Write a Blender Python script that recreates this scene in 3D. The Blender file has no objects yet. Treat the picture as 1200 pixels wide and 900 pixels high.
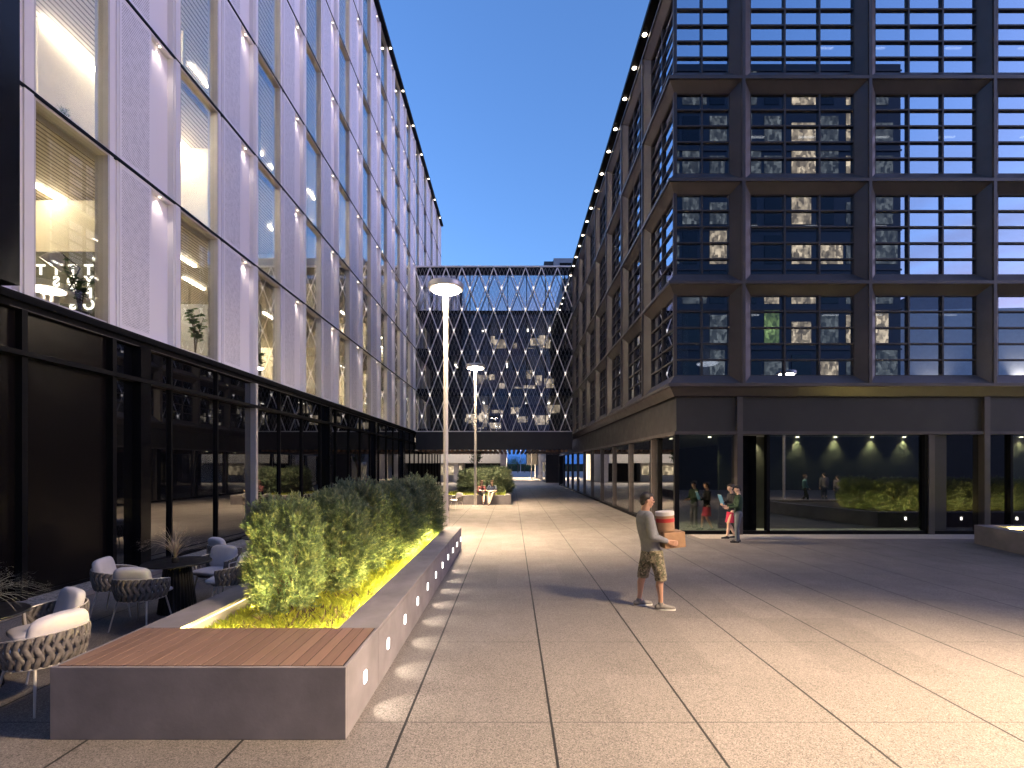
import bpy, bmesh, math, random
from mathutils import Vector, Matrix
R = math.radians
PI = math.pi
random.seed(7)
S = bpy.context.scene
COL = S.collection
F = 17.0 / 36.0            # focal length over sensor width
EYE = 2.2

# ------------------------------------------------------------------ helpers
class MB:
    def __init__(s):
        s.v = []; s.f = []; s.m = []; s.cur = 0
    def add(s, vs, fs):
        b = len(s.v); s.v.extend([tuple(p) for p in vs])
        for f in fs:
            s.f.append([b + i for i in f]); s.m.append(s.cur)
    def box(s, x0, x1, y0, y1, z0, z1):
        s.add([(x0,y0,z0),(x1,y0,z0),(x1,y1,z0),(x0,y1,z0),(x0,y0,z1),(x1,y0,z1),(x1,y1,z1),(x0,y1,z1)],
              [(0,3,2,1),(4,5,6,7),(0,1,5,4),(1,2,6,5),(2,3,7,6),(3,0,4,7)])
        return s
    def quad(s, a, b, c, d):
        s.add([a,b,c,d], [(0,1,2,3)]); return s
    def prism(s, poly, z0, z1):
        n = len(poly)
        s.add([(x,y,z0) for x,y in poly] + [(x,y,z1) for x,y in poly],
              [tuple(range(n))[::-1], tuple(range(n, 2*n))] + [(i,(i+1)%n,n+(i+1)%n,n+i) for i in range(n)])
        return s
    def cyl(s, p, q, r0, r1=None, n=10, cap=True):
        if r1 is None: r1 = r0
        p = Vector(p); q = Vector(q); d = (q - p)
        if d.length < 1e-6: return s
        d.normalize()
        a = d.orthogonal().normalized(); b = d.cross(a)
        vs = []
        for c, r in ((p, r0), (q, r1)):
            for i in range(n):
                t = 2*PI*i/n
                vs.append(c + a*(r*math.cos(t)) + b*(r*math.sin(t)))
        fs = [(i,(i+1)%n,n+(i+1)%n,n+i) for i in range(n)]
        if cap: fs += [tuple(range(n))[::-1], tuple(range(n,2*n))]
        s.add(vs, fs); return s
    def tube(s, pts, r, n=6):
        rr = r if isinstance(r, (list, tuple)) else [r]*len(pts)
        for i in range(len(pts)-1): s.cyl(pts[i], pts[i+1], rr[i], rr[i+1], n)
        return s
    def lathe(s, prof, c=(0,0,0), n=24, sx=1, sy=1):
        vs = []; fs = []
        for r, z in prof:
            for i in range(n):
                t = 2*PI*i/n
                vs.append((c[0]+r*sx*math.cos(t), c[1]+r*sy*math.sin(t), c[2]+z))
        for k in range(len(prof)-1):
            for i in range(n):
                fs.append((k*n+i, k*n+(i+1)%n, (k+1)*n+(i+1)%n, (k+1)*n+i))
        fs.append(tuple(range(n))[::-1]); fs.append(tuple(range((len(prof)-1)*n, len(prof)*n)))
        s.add(vs, fs); return s
    def ball(s, c, r, nu=12, nv=8, rot=None):
        rx, ry, rz = r if isinstance(r, (tuple, list)) else (r,r,r)
        M = rot or Matrix.Identity(3); c = Vector(c)
        vs = [c + M @ Vector((0,0,-rz))]
        for j in range(1, nv):
            ph = -PI/2 + PI*j/nv
            for i in range(nu):
                t = 2*PI*i/nu
                vs.append(c + M @ Vector((rx*math.cos(ph)*math.cos(t), ry*math.cos(ph)*math.sin(t), rz*math.sin(ph))))
        vs.append(c + M @ Vector((0,0,rz)))
        fs = []; last = len(vs)-1
        for i in range(nu):
            fs.append((0, 1+(i+1)%nu, 1+i)); fs.append((last, last-nu+i, last-nu+(i+1)%nu))
        for j in range(nv-2):
            for i in range(nu):
                a = 1+j*nu+i; b = 1+j*nu+(i+1)%nu
                fs.append((a, b, b+nu, a+nu))
        s.add(vs, fs); return s
    def mesh(s, name, mats, off=(0,0,0), smooth=False, fix=True):
        me = bpy.data.meshes.new(name)
        ox, oy, oz = off
        me.from_pydata([(x-ox,y-oy,z-oz) for x,y,z in s.v], [], s.f)
        for m in (mats if isinstance(mats, (list, tuple)) else [mats]): me.materials.append(m)
        if isinstance(mats, (list, tuple)):
            me.polygons.foreach_set('material_index', s.m)
        if fix:
            bm = bmesh.new(); bm.from_mesh(me)
            bmesh.ops.recalc_face_normals(bm, faces=bm.faces[:])
            bm.to_mesh(me); bm.free()
        if smooth: me.polygons.foreach_set('use_smooth', [True]*len(me.polygons))
        me.update()
        return me
    def build(s, name, mats, parent=None, smooth=False, loc=None, fix=True):
        """world coordinates in, one object out; its origin is its parent's origin unless loc is given"""
        off = world_off(parent)
        if loc is not None: off = Vector(loc)
        o = bpy.data.objects.new(name, s.mesh(name, mats, off, smooth, fix))
        COL.objects.link(o)
        if parent is not None:
            o.parent = parent
            if loc is not None: o.location = Vector(loc) - world_off(parent)
        elif loc is not None: o.location = loc
        return o

def world_off(o):
    v = Vector((0,0,0))
    while o is not None:
        v += Vector(o.location); o = o.parent
    return v
def put(name, me, parent=None, loc=(0,0,0), rz=0):
    o = bpy.data.objects.new(name, me); COL.objects.link(o); o.parent = parent
    o.location = loc; o.rotation_euler = (0,0,rz); return o
def tag(o, label=None, cat=None, group=None, kind=None):
    if label: o['label'] = label
    if cat: o['category'] = cat
    if group: o['group'] = group
    if kind: o['kind'] = kind
    return o
def empty(name, loc=(0,0,0), rz=0, label=None, cat=None, group=None):
    o = bpy.data.objects.new(name, None); COL.objects.link(o)
    o.location = loc; o.rotation_euler = (0,0,rz); o.empty_display_size = .2
    return tag(o, label, cat, group)
def copy_tree(o, parent=None):
    c = o.copy(); COL.objects.link(c); c.parent = parent
    for ch in list(o.children): copy_tree(ch, c)
    return c
def dup(o, loc, rz=0, label=None):
    c = copy_tree(o); c.location = loc; c.rotation_euler = (0,0,rz)
    if label: c['label'] = label
    return c
def bevel(o, w=.01, seg=2):
    m = o.modifiers.new('bevel', 'BEVEL'); m.width = w; m.segments = seg; m.limit_method = 'ANGLE'; return o
def spot(loc, aim, power, color, angle=70, blend=.6, radius=.03, parent=None):
    l = bpy.data.lights.new('spot_lamp', 'SPOT'); l.energy = power; l.color = color
    l.spot_size = R(angle); l.spot_blend = blend; l.shadow_soft_size = radius
    o = bpy.data.objects.new('spot_lamp', l); COL.objects.link(o)
    d = Vector(aim) - Vector(loc)
    o.rotation_euler = d.to_track_quat('-Z', 'Y').to_euler()
    if parent is not None:
        o.parent = parent; o.location = Vector(loc) - world_off(parent)
    else: o.location = loc
    return o

# ------------------------------------------------------------------ materials
def newmat(name):
    m = bpy.data.materials.new(name); m.use_nodes = True
    nt = m.node_tree; return m, nt, nt.nodes['Principled BSDF']
def N(nt, typ, **kw):
    n = nt.nodes.new(typ)
    for k, v in kw.items(): setattr(n, k, v)
    return n
def math_node(nt, op, a, b=None, clamp=False):
    n = nt.nodes.new('ShaderNodeMath'); n.operation = op; n.use_clamp = clamp
    for i, x in enumerate((a, b)):
        if x is None: continue
        if isinstance(x, (int, float)): n.inputs[i].default_value = x
        else: nt.links.new(x, n.inputs[i])
    return n.outputs[0]
def mixc(nt, fac, a, b):
    n = nt.nodes.new('ShaderNodeMix'); n.data_type = 'RGBA'
    if isinstance(fac, (int, float)): n.inputs[0].default_value = fac
    else: nt.links.new(fac, n.inputs[0])
    for i, x in ((6, a), (7, b)):
        if isinstance(x, (tuple, list)): n.inputs[i].default_value = (*x[:3], 1)
        else: nt.links.new(x, n.inputs[i])
    return n.outputs[2]
def ramp(nt, src, stops):
    r = nt.nodes.new('ShaderNodeValToRGB'); nt.links.new(src, r.inputs[0])
    e = r.color_ramp.elements
    while len(e) < len(stops): e.new(.5)
    for i, (p, c) in enumerate(stops):
        e[i].position = p; e[i].color = (*c, 1) if isinstance(c, (tuple, list)) else (c, c, c, 1)
    return r.outputs[0]
def noise(nt, vec, scale, detail=4, rough=.55):
    n = nt.nodes.new('ShaderNodeTexNoise'); n.inputs['Scale'].default_value = scale
    n.inputs['Detail'].default_value = detail; n.inputs['Roughness'].default_value = rough
    if vec is not None: nt.links.new(vec, n.inputs['Vector'])
    return n.outputs['Fac']
def objco(nt):
    return nt.nodes.new('ShaderNodeTexCoord').outputs['Object']
def worldpos(nt):
    return nt.nodes.new('ShaderNodeNewGeometry').outputs['Position']
def plain(name, col, rough=.5, metal=0, var=.12, scale=3, bump=0, bscale=60, spec=.5, coat=0):
    m, nt, b = newmat(name)
    P = worldpos(nt)
    if var:
        f = noise(nt, P, scale, 5)
        d = tuple(c*(1-var) for c in col); l = tuple(min(1, c*(1+var)) for c in col)
        nt.links.new(ramp(nt, f, [(.3, d), (.7, l)]), b.inputs['Base Color'])
        rr = ramp(nt, noise(nt, P, scale*2.3, 4), [(.3, max(0, rough-.06)), (.7, min(1, rough+.06))])
        nt.links.new(rr, b.inputs['Roughness'])
    else:
        b.inputs['Base Color'].default_value = (*col, 1); b.inputs['Roughness'].default_value = rough
    b.inputs['Metallic'].default_value = metal
    b.inputs['Specular IOR Level'].default_value = spec
    b.inputs['Coat Weight'].default_value = coat
    if bump:
        bn = N(nt, 'ShaderNodeBump'); bn.inputs['Strength'].default_value = bump; bn.inputs['Distance'].default_value = .01
        nt.links.new(noise(nt, P, bscale, 3), bn.inputs['Height']); nt.links.new(bn.outputs[0], b.inputs['Normal'])
    return m
def emit(name, col, strength):
    m, nt, b = newmat(name)
    b.inputs['Base Color'].default_value = (.8,.8,.8,1)
    b.inputs['Emission Color'].default_value = (*col, 1); b.inputs['Emission Strength'].default_value = strength
    return m
def glass(name, tint=(.9,.92,.92), r0=.08, gl=(1,1,1), power=3.5, rough=.0):
    """thin architectural pane: see-through, mirror part grows towards grazing angles"""
    m, nt, b = newmat(name); nt.nodes.remove(b)
    out = nt.nodes['Material Output']
    t = N(nt, 'ShaderNodeBsdfTransparent'); t.inputs[0].default_value = (*tint, 1)
    g = N(nt, 'ShaderNodeBsdfGlossy'); g.inputs['Roughness'].default_value = rough; g.inputs['Color'].default_value = (*gl, 1)
    lw = N(nt, 'ShaderNodeLayerWeight'); lw.inputs[0].default_value = .5
    p = math_node(nt, 'POWER', lw.outputs['Facing'], power)
    f = math_node(nt, 'ADD', math_node(nt, 'MULTIPLY', p, 1-r0), r0, True)
    mx = N(nt, 'ShaderNodeMixShader'); nt.links.new(f, mx.inputs[0])
    nt.links.new(t.outputs[0], mx.inputs[1]); nt.links.new(g.outputs[0], mx.inputs[2])
    nt.links.new(mx.outputs[0], out.inputs[0]); return m

M = {}
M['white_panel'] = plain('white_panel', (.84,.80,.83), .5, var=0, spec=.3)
M['fin'] = plain('fin_white', (.82,.78,.78), .45, var=0, spec=.3)
M['reveal'] = plain('reveal_beige', (.58,.545,.53), .5, var=.05)
M['black'] = plain('black_metal', (.006,.006,.007), .5, var=.25, spec=.1)
M['black_gloss'] = plain('black_gloss', (.005,.005,.006), .2, var=.25, scale=1.2, spec=.3)
M['bronze'] = plain('bronze_frame', (.088,.076,.075), .42, metal=.35, var=.12, scale=1.5)
M['bronze_panel'] = plain('bronze_panel', (.026,.023,.023), .5, var=.15, scale=1.2)
M['bar'] = plain('glazing_bar', (.05,.042,.042), .45, var=.1)
M['concrete_dark'] = plain('planter_concrete', (.20,.18,.187), .75, var=.20, scale=2.2, bump=.08, bscale=35)
M['cream'] = plain('cream_wall', (.80,.72,.56), .7, var=.05)
M['grey_wall'] = plain('grey_wall', (.30,.30,.31), .8, var=.08)
M['floor_in'] = plain('indoor_floor', (.40,.34,.27), .5, var=.1)
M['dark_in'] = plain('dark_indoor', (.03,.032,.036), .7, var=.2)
M['olive'] = plain('olive_wall', (.04,.042,.034), .8, var=.15)
M['letter_wall'] = plain('letter_wall', (.13,.13,.10), .7, var=.08)
M['white'] = plain('white_paint', (.8,.8,.78), .4, var=.03)
M['white_wall'] = plain('white_wall', (.72,.69,.66), .7, var=.06)
M['steel'] = plain('lamp_steel', (.62,.58,.55), .38, metal=.5, var=.06)
M['wood'] = None
M['win_glass'] = glass('window_glass', (.95,.95,.92), .055, (.95,.97,1), 2.7)
M['dark_glass'] = glass('dark_reflective_glass', (.42,.45,.5), .50, (.85,.9,1), 2.2)
M['shop_glass'] = glass('shopfront_glass', (.6,.64,.6), .20, (1,1,1), 2.0)
M['bridge_glass'] = glass('bridge_glass', (.90,.93,.98), .035, (.5,.55,.65), 4)
M['sky_glass'] = glass('sky_glass', (.4,.43,.5), .62, (.85,.92,1), 2.2)
M['bridge_rear_glass'] = glass('bridge_rear_glass', (.97,.97,.98), .03, (.5,.5,.5), 4)
# black mirror glazing of the left ground floor
m, nt, b = newmat('black_mirror_glass'); b.inputs['Base Color'].default_value = (.004,.004,.005,1)
b.inputs['Roughness'].default_value = .01; b.inputs['IOR'].default_value = 2.8
M['mirror'] = m
m, nt, b = newmat('satin_black_panel'); b.inputs['Base Color'].default_value = (.006,.005,.005,1)
nt.links.new(ramp(nt, noise(nt, worldpos(nt), 1.5), [(.3,.23),(.7,.27)]), b.inputs['Roughness']); b.inputs['IOR'].default_value = 1.28
M['satin'] = m
# perforated panel: staggered small holes
m, nt, b = newmat('perforated_panel')
sp = N(nt, 'ShaderNodeSeparateXYZ'); nt.links.new(objco(nt), sp.inputs[0])
P_ = .034
yy = math_node(nt, 'DIVIDE', sp.outputs['Y'], P_); zz = math_node(nt, 'DIVIDE', sp.outputs['Z'], P_)
row = math_node(nt, 'FLOOR', zz)
sh = math_node(nt, 'MULTIPLY', math_node(nt, 'MODULO', row, 2.0), .5)
fy = math_node(nt, 'SUBTRACT', math_node(nt, 'FRACT', math_node(nt, 'ADD', yy, sh)), .5)
fz = math_node(nt, 'SUBTRACT', math_node(nt, 'FRACT', zz), .5)
rr = math_node(nt, 'SQRT', math_node(nt, 'ADD', math_node(nt, 'MULTIPLY', fy, fy), math_node(nt, 'MULTIPLY', fz, fz)))
cell = noise(nt, objco(nt), 9, 1)
rad = math_node(nt, 'ADD', .13, math_node(nt, 'MULTIPLY', cell, .26))
hole = math_node(nt, 'LESS_THAN', rr, rad)
iny = math_node(nt, 'MULTIPLY', math_node(nt, 'GREATER_THAN', sp.outputs['Y'], .06), math_node(nt, 'LESS_THAN', sp.outputs['Y'], .79))
inz = math_node(nt, 'MULTIPLY', math_node(nt, 'GREATER_THAN', sp.outputs['Z'], .12), math_node(nt, 'LESS_THAN', sp.outputs['Z'], 3.22))
hole = math_node(nt, 'MULTIPLY', hole, math_node(nt, 'MULTIPLY', iny, inz))
nt.links.new(mixc(nt, hole, (.84,.80,.83), (.17,.155,.18)), b.inputs['Base Color']); b.inputs['Roughness'].default_value = .45
M['perforated'] = m
# slatted ceiling
m, nt, b = newmat('slatted_ceiling')
sp = N(nt, 'ShaderNodeSeparateXYZ'); nt.links.new(worldpos(nt), sp.inputs[0])
fx = math_node(nt, 'FRACT', math_node(nt, 'DIVIDE', sp.outputs['X'], .11))
nt.links.new(mixc(nt, math_node(nt, 'LESS_THAN', fx, .3), (.62,.55,.44), (.16,.13,.10)), b.inputs['Base Color']); b.inputs['Roughness'].default_value = .6
M['slats'] = m
# timber decking and soffit
def timber(name, axis, pitch, c0, c1, gap=.07):
    m, nt, b = newmat(name)
    P = worldpos(nt); sp = N(nt, 'ShaderNodeSeparateXYZ'); nt.links.new(P, sp.inputs[0])
    q = math_node(nt, 'DIVIDE', sp.outputs[axis], pitch)
    wn = N(nt, 'ShaderNodeTexWhiteNoise', noise_dimensions='1D'); nt.links.new(math_node(nt, 'FLOOR', q), wn.inputs['W'])
    mp = N(nt, 'ShaderNodeMapping'); mp.inputs['Scale'].default_value = (30, 2.2, 30) if axis == 'X' else (2.2, 30, 30)
    nt.links.new(P, mp.inputs['Vector'])
    g = noise(nt, mp.outputs[0], 1.6, 5, .65)
    c = mixc(nt, math_node(nt, 'ADD', math_node(nt, 'MULTIPLY', g, .75), math_node(nt, 'MULTIPLY', wn.outputs[0], .35), True), c0, c1)
    nt.links.new(c, b.inputs['Base Color']); b.inputs['Roughness'].default_value = .55
    bn = N(nt, 'ShaderNodeBump'); bn.inputs['Strength'].default_value = .3; bn.inputs['Distance'].default_value = .005
    nt.links.new(g, bn.inputs['Height']); nt.links.new(bn.outputs[0], b.inputs['Normal'])
    return m
M['deck'] = timber('hardwood_deck', 'X', .105, (.105,.055,.038), (.27,.16,.112))
M['soffit_wood'] = timber('soffit_timber', 'X', .385, (.20,.085,.035), (.42,.20,.09))
M['led_warm'] = emit('led_warm', (1,.85,.62), .8)
M['lamp_glow'] = emit('lamp_glow', (1,.86,.70), 12)
M['room_light'] = emit('room_light', (1,.92,.76), 8)
M['dim_light'] = emit('dim_light', (1,.90,.72), .35)
M['dot_light'] = emit('dot_light', (1,.84,.62), 1.6)
M['node_light'] = emit('node_light', (1,.88,.76), .16)
M['wall_led'] = emit('wall_led', (1,.95,.86), 1.2)
M['strip_yellow'] = emit('strip_yellow', (1,.82,.22), 105)
M['strip_mid'] = emit('strip_mid', (1,.82,.30), 9)
M['strip_soft'] = emit('strip_soft', (1,.78,.45), 1.2)
M['ledge_black'] = plain('ledge_black', (.006,.006,.007), .6, var=.2, spec=.06)
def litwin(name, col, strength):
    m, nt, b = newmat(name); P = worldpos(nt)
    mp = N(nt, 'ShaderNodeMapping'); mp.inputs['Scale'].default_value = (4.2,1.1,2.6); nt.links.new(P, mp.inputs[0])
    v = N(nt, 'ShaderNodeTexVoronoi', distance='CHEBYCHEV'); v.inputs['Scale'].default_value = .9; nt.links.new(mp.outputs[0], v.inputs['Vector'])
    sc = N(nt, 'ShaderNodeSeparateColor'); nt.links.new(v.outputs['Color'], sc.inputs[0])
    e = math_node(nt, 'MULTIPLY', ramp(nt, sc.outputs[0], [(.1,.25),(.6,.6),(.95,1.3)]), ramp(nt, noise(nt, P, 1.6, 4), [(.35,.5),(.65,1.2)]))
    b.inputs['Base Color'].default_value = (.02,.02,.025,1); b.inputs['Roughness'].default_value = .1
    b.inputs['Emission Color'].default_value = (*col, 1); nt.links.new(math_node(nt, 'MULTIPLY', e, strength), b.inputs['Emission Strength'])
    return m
M['win_lit'] = litwin('win_lit', (1,.78,.50), .12)
M['win_lit_green'] = litwin('win_lit_green', (.55,.80,.25), .07)

# ------------------------------------------------------------------ paving
m, nt, b = newmat('granite_paving')
P = worldpos(nt); sp = N(nt, 'ShaderNodeSeparateXYZ'); nt.links.new(P, sp.inputs[0])
def joint(src, off, pitch, w):
    d = math_node(nt, 'ADD', math_node(nt, 'DIVIDE', math_node(nt, 'SUBTRACT', src, off), pitch), 100.5)
    a = math_node(nt, 'ABSOLUTE', math_node(nt, 'SUBTRACT', math_node(nt, 'FRACT', d), .5))
    return math_node(nt, 'LESS_THAN', a, w/2/pitch), math_node(nt, 'FLOOR', d)
TX, TY = 1.2448, 1.877
jx, ix = joint(sp.outputs['X'], .336, TX, .022)
jy, iy = joint(sp.outputs['Y'], 4.138, TY, .010)
wn = N(nt, 'ShaderNodeTexWhiteNoise', noise_dimensions='2D'); cb = N(nt, 'ShaderNodeCombineXYZ')
nt.links.new(ix, cb.inputs[0]); nt.links.new(iy, cb.inputs[1]); nt.links.new(cb.outputs[0], wn.inputs['Vector'])
v1 = N(nt, 'ShaderNodeTexVoronoi'); v1.inputs['Scale'].default_value = 140; nt.links.new(P, v1.inputs['Vector'])
v2 = N(nt, 'ShaderNodeTexVoronoi'); v2.inputs['Scale'].default_value = 62; nt.links.new(P, v2.inputs['Vector'])
s1 = N(nt, 'ShaderNodeSeparateColor'); nt.links.new(v1.outputs['Color'], s1.inputs[0])
s2 = N(nt, 'ShaderNodeSeparateColor'); nt.links.new(v2.outputs['Color'], s2.inputs[0])
grain = ramp(nt, s1.outputs[0], [(0, (.070,.061,.057)), (.25, (.130,.114,.107)), (.7, (.170,.150,.141)), (1, (.26,.235,.22))])
dark = math_node(nt, 'MULTIPLY', math_node(nt, 'LESS_THAN', v2.outputs['Distance'], .40), math_node(nt, 'GREATER_THAN', s2.outputs[1], .80))
c = mixc(nt, math_node(nt, 'MULTIPLY', dark, .8), grain, (.05,.047,.045))
stain = ramp(nt, noise(nt, P, .55, 6, .6), [(.3, .90), (.7, 1.05)])
tile = math_node(nt, 'ADD', .91, math_node(nt, 'MULTIPLY', wn.outputs[0], .17))
mul = N(nt, 'ShaderNodeVectorMath', operation='SCALE'); nt.links.new(c, mul.inputs[0]); nt.links.new(math_node(nt, 'MULTIPLY', stain, tile), mul.inputs['Scale'])
c = mixc(nt, jx, mul.outputs[0], (.012,.012,.012))
c = mixc(nt, math_node(nt, 'MULTIPLY', jy, .9), c, (.03,.03,.03))
nt.links.new(c, b.inputs['Base Color'])
nt.links.new(ramp(nt, noise(nt, P, 1.3, 4), [(.3,.5),(.7,.68)]), b.inputs['Roughness'])
b.inputs['Specular IOR Level'].default_value = .35
M['paving'] = m
m, nt, b = newmat('gravel')
v = N(nt, 'ShaderNodeTexVoronoi'); v.inputs['Scale'].default_value = 38; nt.links.new(worldpos(nt), v.inputs['Vector'])
sc_ = N(nt, 'ShaderNodeSeparateColor'); nt.links.new(v.outputs['Color'], sc_.inputs[0])
nt.links.new(ramp(nt, sc_.outputs[0], [(0,(.12,.11,.10)),(1,(.42,.38,.34))]), b.inputs['Base Color']); b.inputs['Roughness'].default_value = .9
bn = N(nt, 'ShaderNodeBump'); bn.inputs['Strength'].default_value = .8; bn.inputs['Distance'].default_value = .02; bn.invert = True
nt.links.new(v.outputs['Distance'], bn.inputs['Height']); nt.links.new(bn.outputs[0], b.inputs['Normal'])
M['gravel'] = m
# foliage
def leafmat(name, a, b_, trans=.3, rough=.55):
    m, nt, b = newmat(name)
    g = nt.nodes.new('ShaderNodeNewGeometry')
    oi = nt.nodes.new('ShaderNodeObjectInfo')
    f = math_node(nt, 'ADD', math_node(nt, 'MULTIPLY', g.outputs['Random Per Island'], .8), math_node(nt, 'MULTIPLY', oi.outputs['Random'], .2))
    c = mixc(nt, f, a, b_)
    nt.links.new(c, b.inputs['Base Color']); b.inputs['Roughness'].default_value = rough
    b.inputs['Specular IOR Level'].default_value = .3
    t = N(nt, 'ShaderNodeBsdfTranslucent'); nt.links.new(c, t.inputs[0])
    mx = N(nt, 'ShaderNodeMixShader'); mx.inputs[0].default_value = trans
    nt.links.new(b.outputs[0], mx.inputs[1]); nt.links.new(t.outputs[0], mx.inputs[2])
    nt.links.new(mx.outputs[0], nt.nodes['Material Output'].inputs[0]); return m
M['needle'] = leafmat('shrub_needles', (.055,.098,.075), (.16,.20,.11), .25)
M['cover'] = leafmat('ground_cover_leaf', (.13,.18,.03), (.34,.34,.06), .35)
M['cover_dark'] = plain('dead_leaf', (.05,.035,.025), .9, var=.3)
M['broad'] = leafmat('broad_leaf', (.03,.07,.02), (.07,.14,.035), .25)
M['straw'] = leafmat('straw_blade', (.34,.27,.20), (.55,.46,.36), .2)
M['greygrass'] = leafmat('grey_grass_blade', (.20,.20,.16), (.42,.41,.35), .2)
M['bark'] = plain('bark', (.07,.05,.035), .9, var=.3, bump=.5)
M['soil'] = plain('soil', (.05,.04,.028), .95, var=.4, scale=20, bump=.8)
# ------------------------------------------------------------------ ground
g = MB(); g.quad((-400,-300,0),(400,-300,0),(400,900,0),(-400,900,0))
tag(g.build('plaza_ground', M['paving']), kind='structure')
k = MB(); k.box(-7.84,-7.22,4.0,38.9,.001,.055)
tag(k.build('gravel_strip', M['gravel']), kind='structure')
k = MB(); k.box(-7.22,-7.14,4.0,38.9,.001,.075)
tag(k.build('kerb', M['concrete_dark']), kind='structure')
k = MB(); k.box(5.6,23,14.35,15.28,.001,.012)
tag(k.build('gravel_border', plain('pale_border', (.36,.32,.28), .85, var=.2, scale=30, bump=.3, bscale=90)), kind='structure')

# ------------------------------------------------------------------ left white office building
LX = -7.8; BAY = 3.47; Y0 = 7.89; NB = range(-1, 13)
ZL = [4.9 + 3.355*i for i in range(8)]
H = 3.355
left = empty('office_building', (-7.8, 28, 0), 0, 'white panelled office building with tall lit windows above a black glass ground floor', 'building')
# per bay meshes, local origin = bay start on the facade plane at storey line
w = MB()
w.box(-.26,.0, -.03,.03, .03,H-.03)                       # near jamb
w.box(-.26,.0, 1.45,1.49, .03,H-.03)
w.box(-.26,-.003, .03,1.45, H-.07,H-.03)                  # head
w.box(-.26,-.02, .03,1.45, .03,.07)
ME_frame = w.mesh('window_frame', M['reveal'])
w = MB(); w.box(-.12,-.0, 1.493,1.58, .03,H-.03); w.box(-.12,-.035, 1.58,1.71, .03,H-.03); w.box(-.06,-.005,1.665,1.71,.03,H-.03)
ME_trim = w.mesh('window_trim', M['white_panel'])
w = MB(); w.box(-.105,-.095, .03,1.45, .07,H-.07)
ME_pane = w.mesh('pane', M['win_glass'])
w = MB(); w.box(-.12,.0, 0,.85, .03,H-.03)
ME_perf = w.mesh('perforated_panel', M['perforated'])
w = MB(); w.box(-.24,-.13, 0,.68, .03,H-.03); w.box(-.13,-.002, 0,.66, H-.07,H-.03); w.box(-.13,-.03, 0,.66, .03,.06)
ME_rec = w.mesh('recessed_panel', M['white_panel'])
w = MB(); w.box(-.24,.03, .045,.20, .03,H-.03); w.box(-.2,.0, 0.0,.045,.03,H-.03)
ME_fin = w.mesh('fin', M['fin'])
w = MB(); w.cyl((-.065,.33,H-.0705),(-.065,.33,H-.078),.02,n=10)
ME_dot = w.mesh('downlight', M['dot_light'])
w = MB(); w.box(-.03,.03,.35,1.35,0,.03); w.box(-.03,.03,1.95,2.95,0,.03)
ME_strip = w.mesh('ceiling_light', M['room_light'])
base = Vector(left.location)
rnd = random.Random(3)
for r in range(7):
    for b in NB:
        loc = Vector((LX, Y0 + BAY*b, ZL[r])) - base
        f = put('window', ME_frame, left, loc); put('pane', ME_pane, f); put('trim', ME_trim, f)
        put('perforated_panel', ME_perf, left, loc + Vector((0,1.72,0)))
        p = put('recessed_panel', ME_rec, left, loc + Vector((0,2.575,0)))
        put('downlight', ME_dot, p)
        put('fin', ME_fin, left, loc + Vector((0,3.24,0)))
        if b <= 8 and r <= 5:
            q = Vector((LX, Y0+BAY*b, ZL[r]))
            spot(q+Vector((-.055,2.575+.33,H-.09)), q+Vector((-.10,2.575+.33,1.2)), 2.8, (1,.84,.72), 92, 1.0, .03, left)
y_a, y_b = Y0+BAY*NB[0], Y0+BAY*(NB[-1]+1)
for i, z in enumerate(ZL):                                     # dark joints between the storeys
    m = MB(); m.box(LX-.6, LX+.022, y_a, y_b, z-.03, z+.03); m.build('storey_joint', M['black'], left)
for r in range(7):                                             # floors, ceilings and rooms
    z = ZL[r]
    m = MB(); m.box(LX-7, LX-.62, y_a, y_b, z-.03, z+.05); m.build('floor', M['floor_in'], left)
    m = MB(); m.box(LX-7, LX-.30, y_a, y_b, z+H-.16, z+H-.035); m.build('ceiling', M['slats'], left)
    m = MB(); m.box(LX-5.3, LX-5.2, y_a, y_b, z+.05, z+H-.16); m.build('back_wall', M['cream'], left)
    m = MB(); m.box(LX-5.15, LX-5.08, y_a+.3, y_b-.3, z+H-.23, z+H-.17); m.build('cove_light', M['room_light'], left)
    for b in NB:
        if rnd.random() < (.75 if r < 4 else .55) or b < 3:
            put('ceiling_light', ME_strip, left, Vector((LX-1.5-1.2*rnd.random(), Y0+BAY*b, z+H-.2)) - base)
    for b in NB:
        if b % 2 == 0 or rnd.random() < .3:
            m = MB(); yy = Y0 + BAY*b + 2.4 + .6*rnd.random()
            m.box(LX-5.2, LX-.9-1.2*rnd.random(), yy, yy+.1, z+.05, z+H-.16)
            m.build('partition', M['cream'] if rnd.random() < .75 else M['grey_wall'], left)
m = MB(); m.box(LX-7.2, LX-7.0, y_a, y_b, 0, 28.4); m.build('core_wall', M['dark_in'], left)
m = MB(); m.box(LX-7.2, -7.55, y_a-3, y_b+.15, 28.42, 28.62); m.build('roof', M['black'], left)
w = MB(); w.cyl((0,0,0),(0,0,-.02),.07,n=10); ME_rdot = w.mesh('soffit_light', M['dot_light'])
for b in NB:
    put('soffit_light', ME_rdot, left, Vector((-7.64, Y0+BAY*b+1.7, 28.418)) - base)
m = MB(); m.box(LX-7, LX-.02, y_b, y_b+.15, 0, 28.4); m.build('end_wall', M['bronze_panel'], left)
m = MB(); m.box(-9.5, -7.46, -8, 7.33, 4.92, 28.4); m.build('dark_pier', M['black_gloss'], left)
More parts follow.
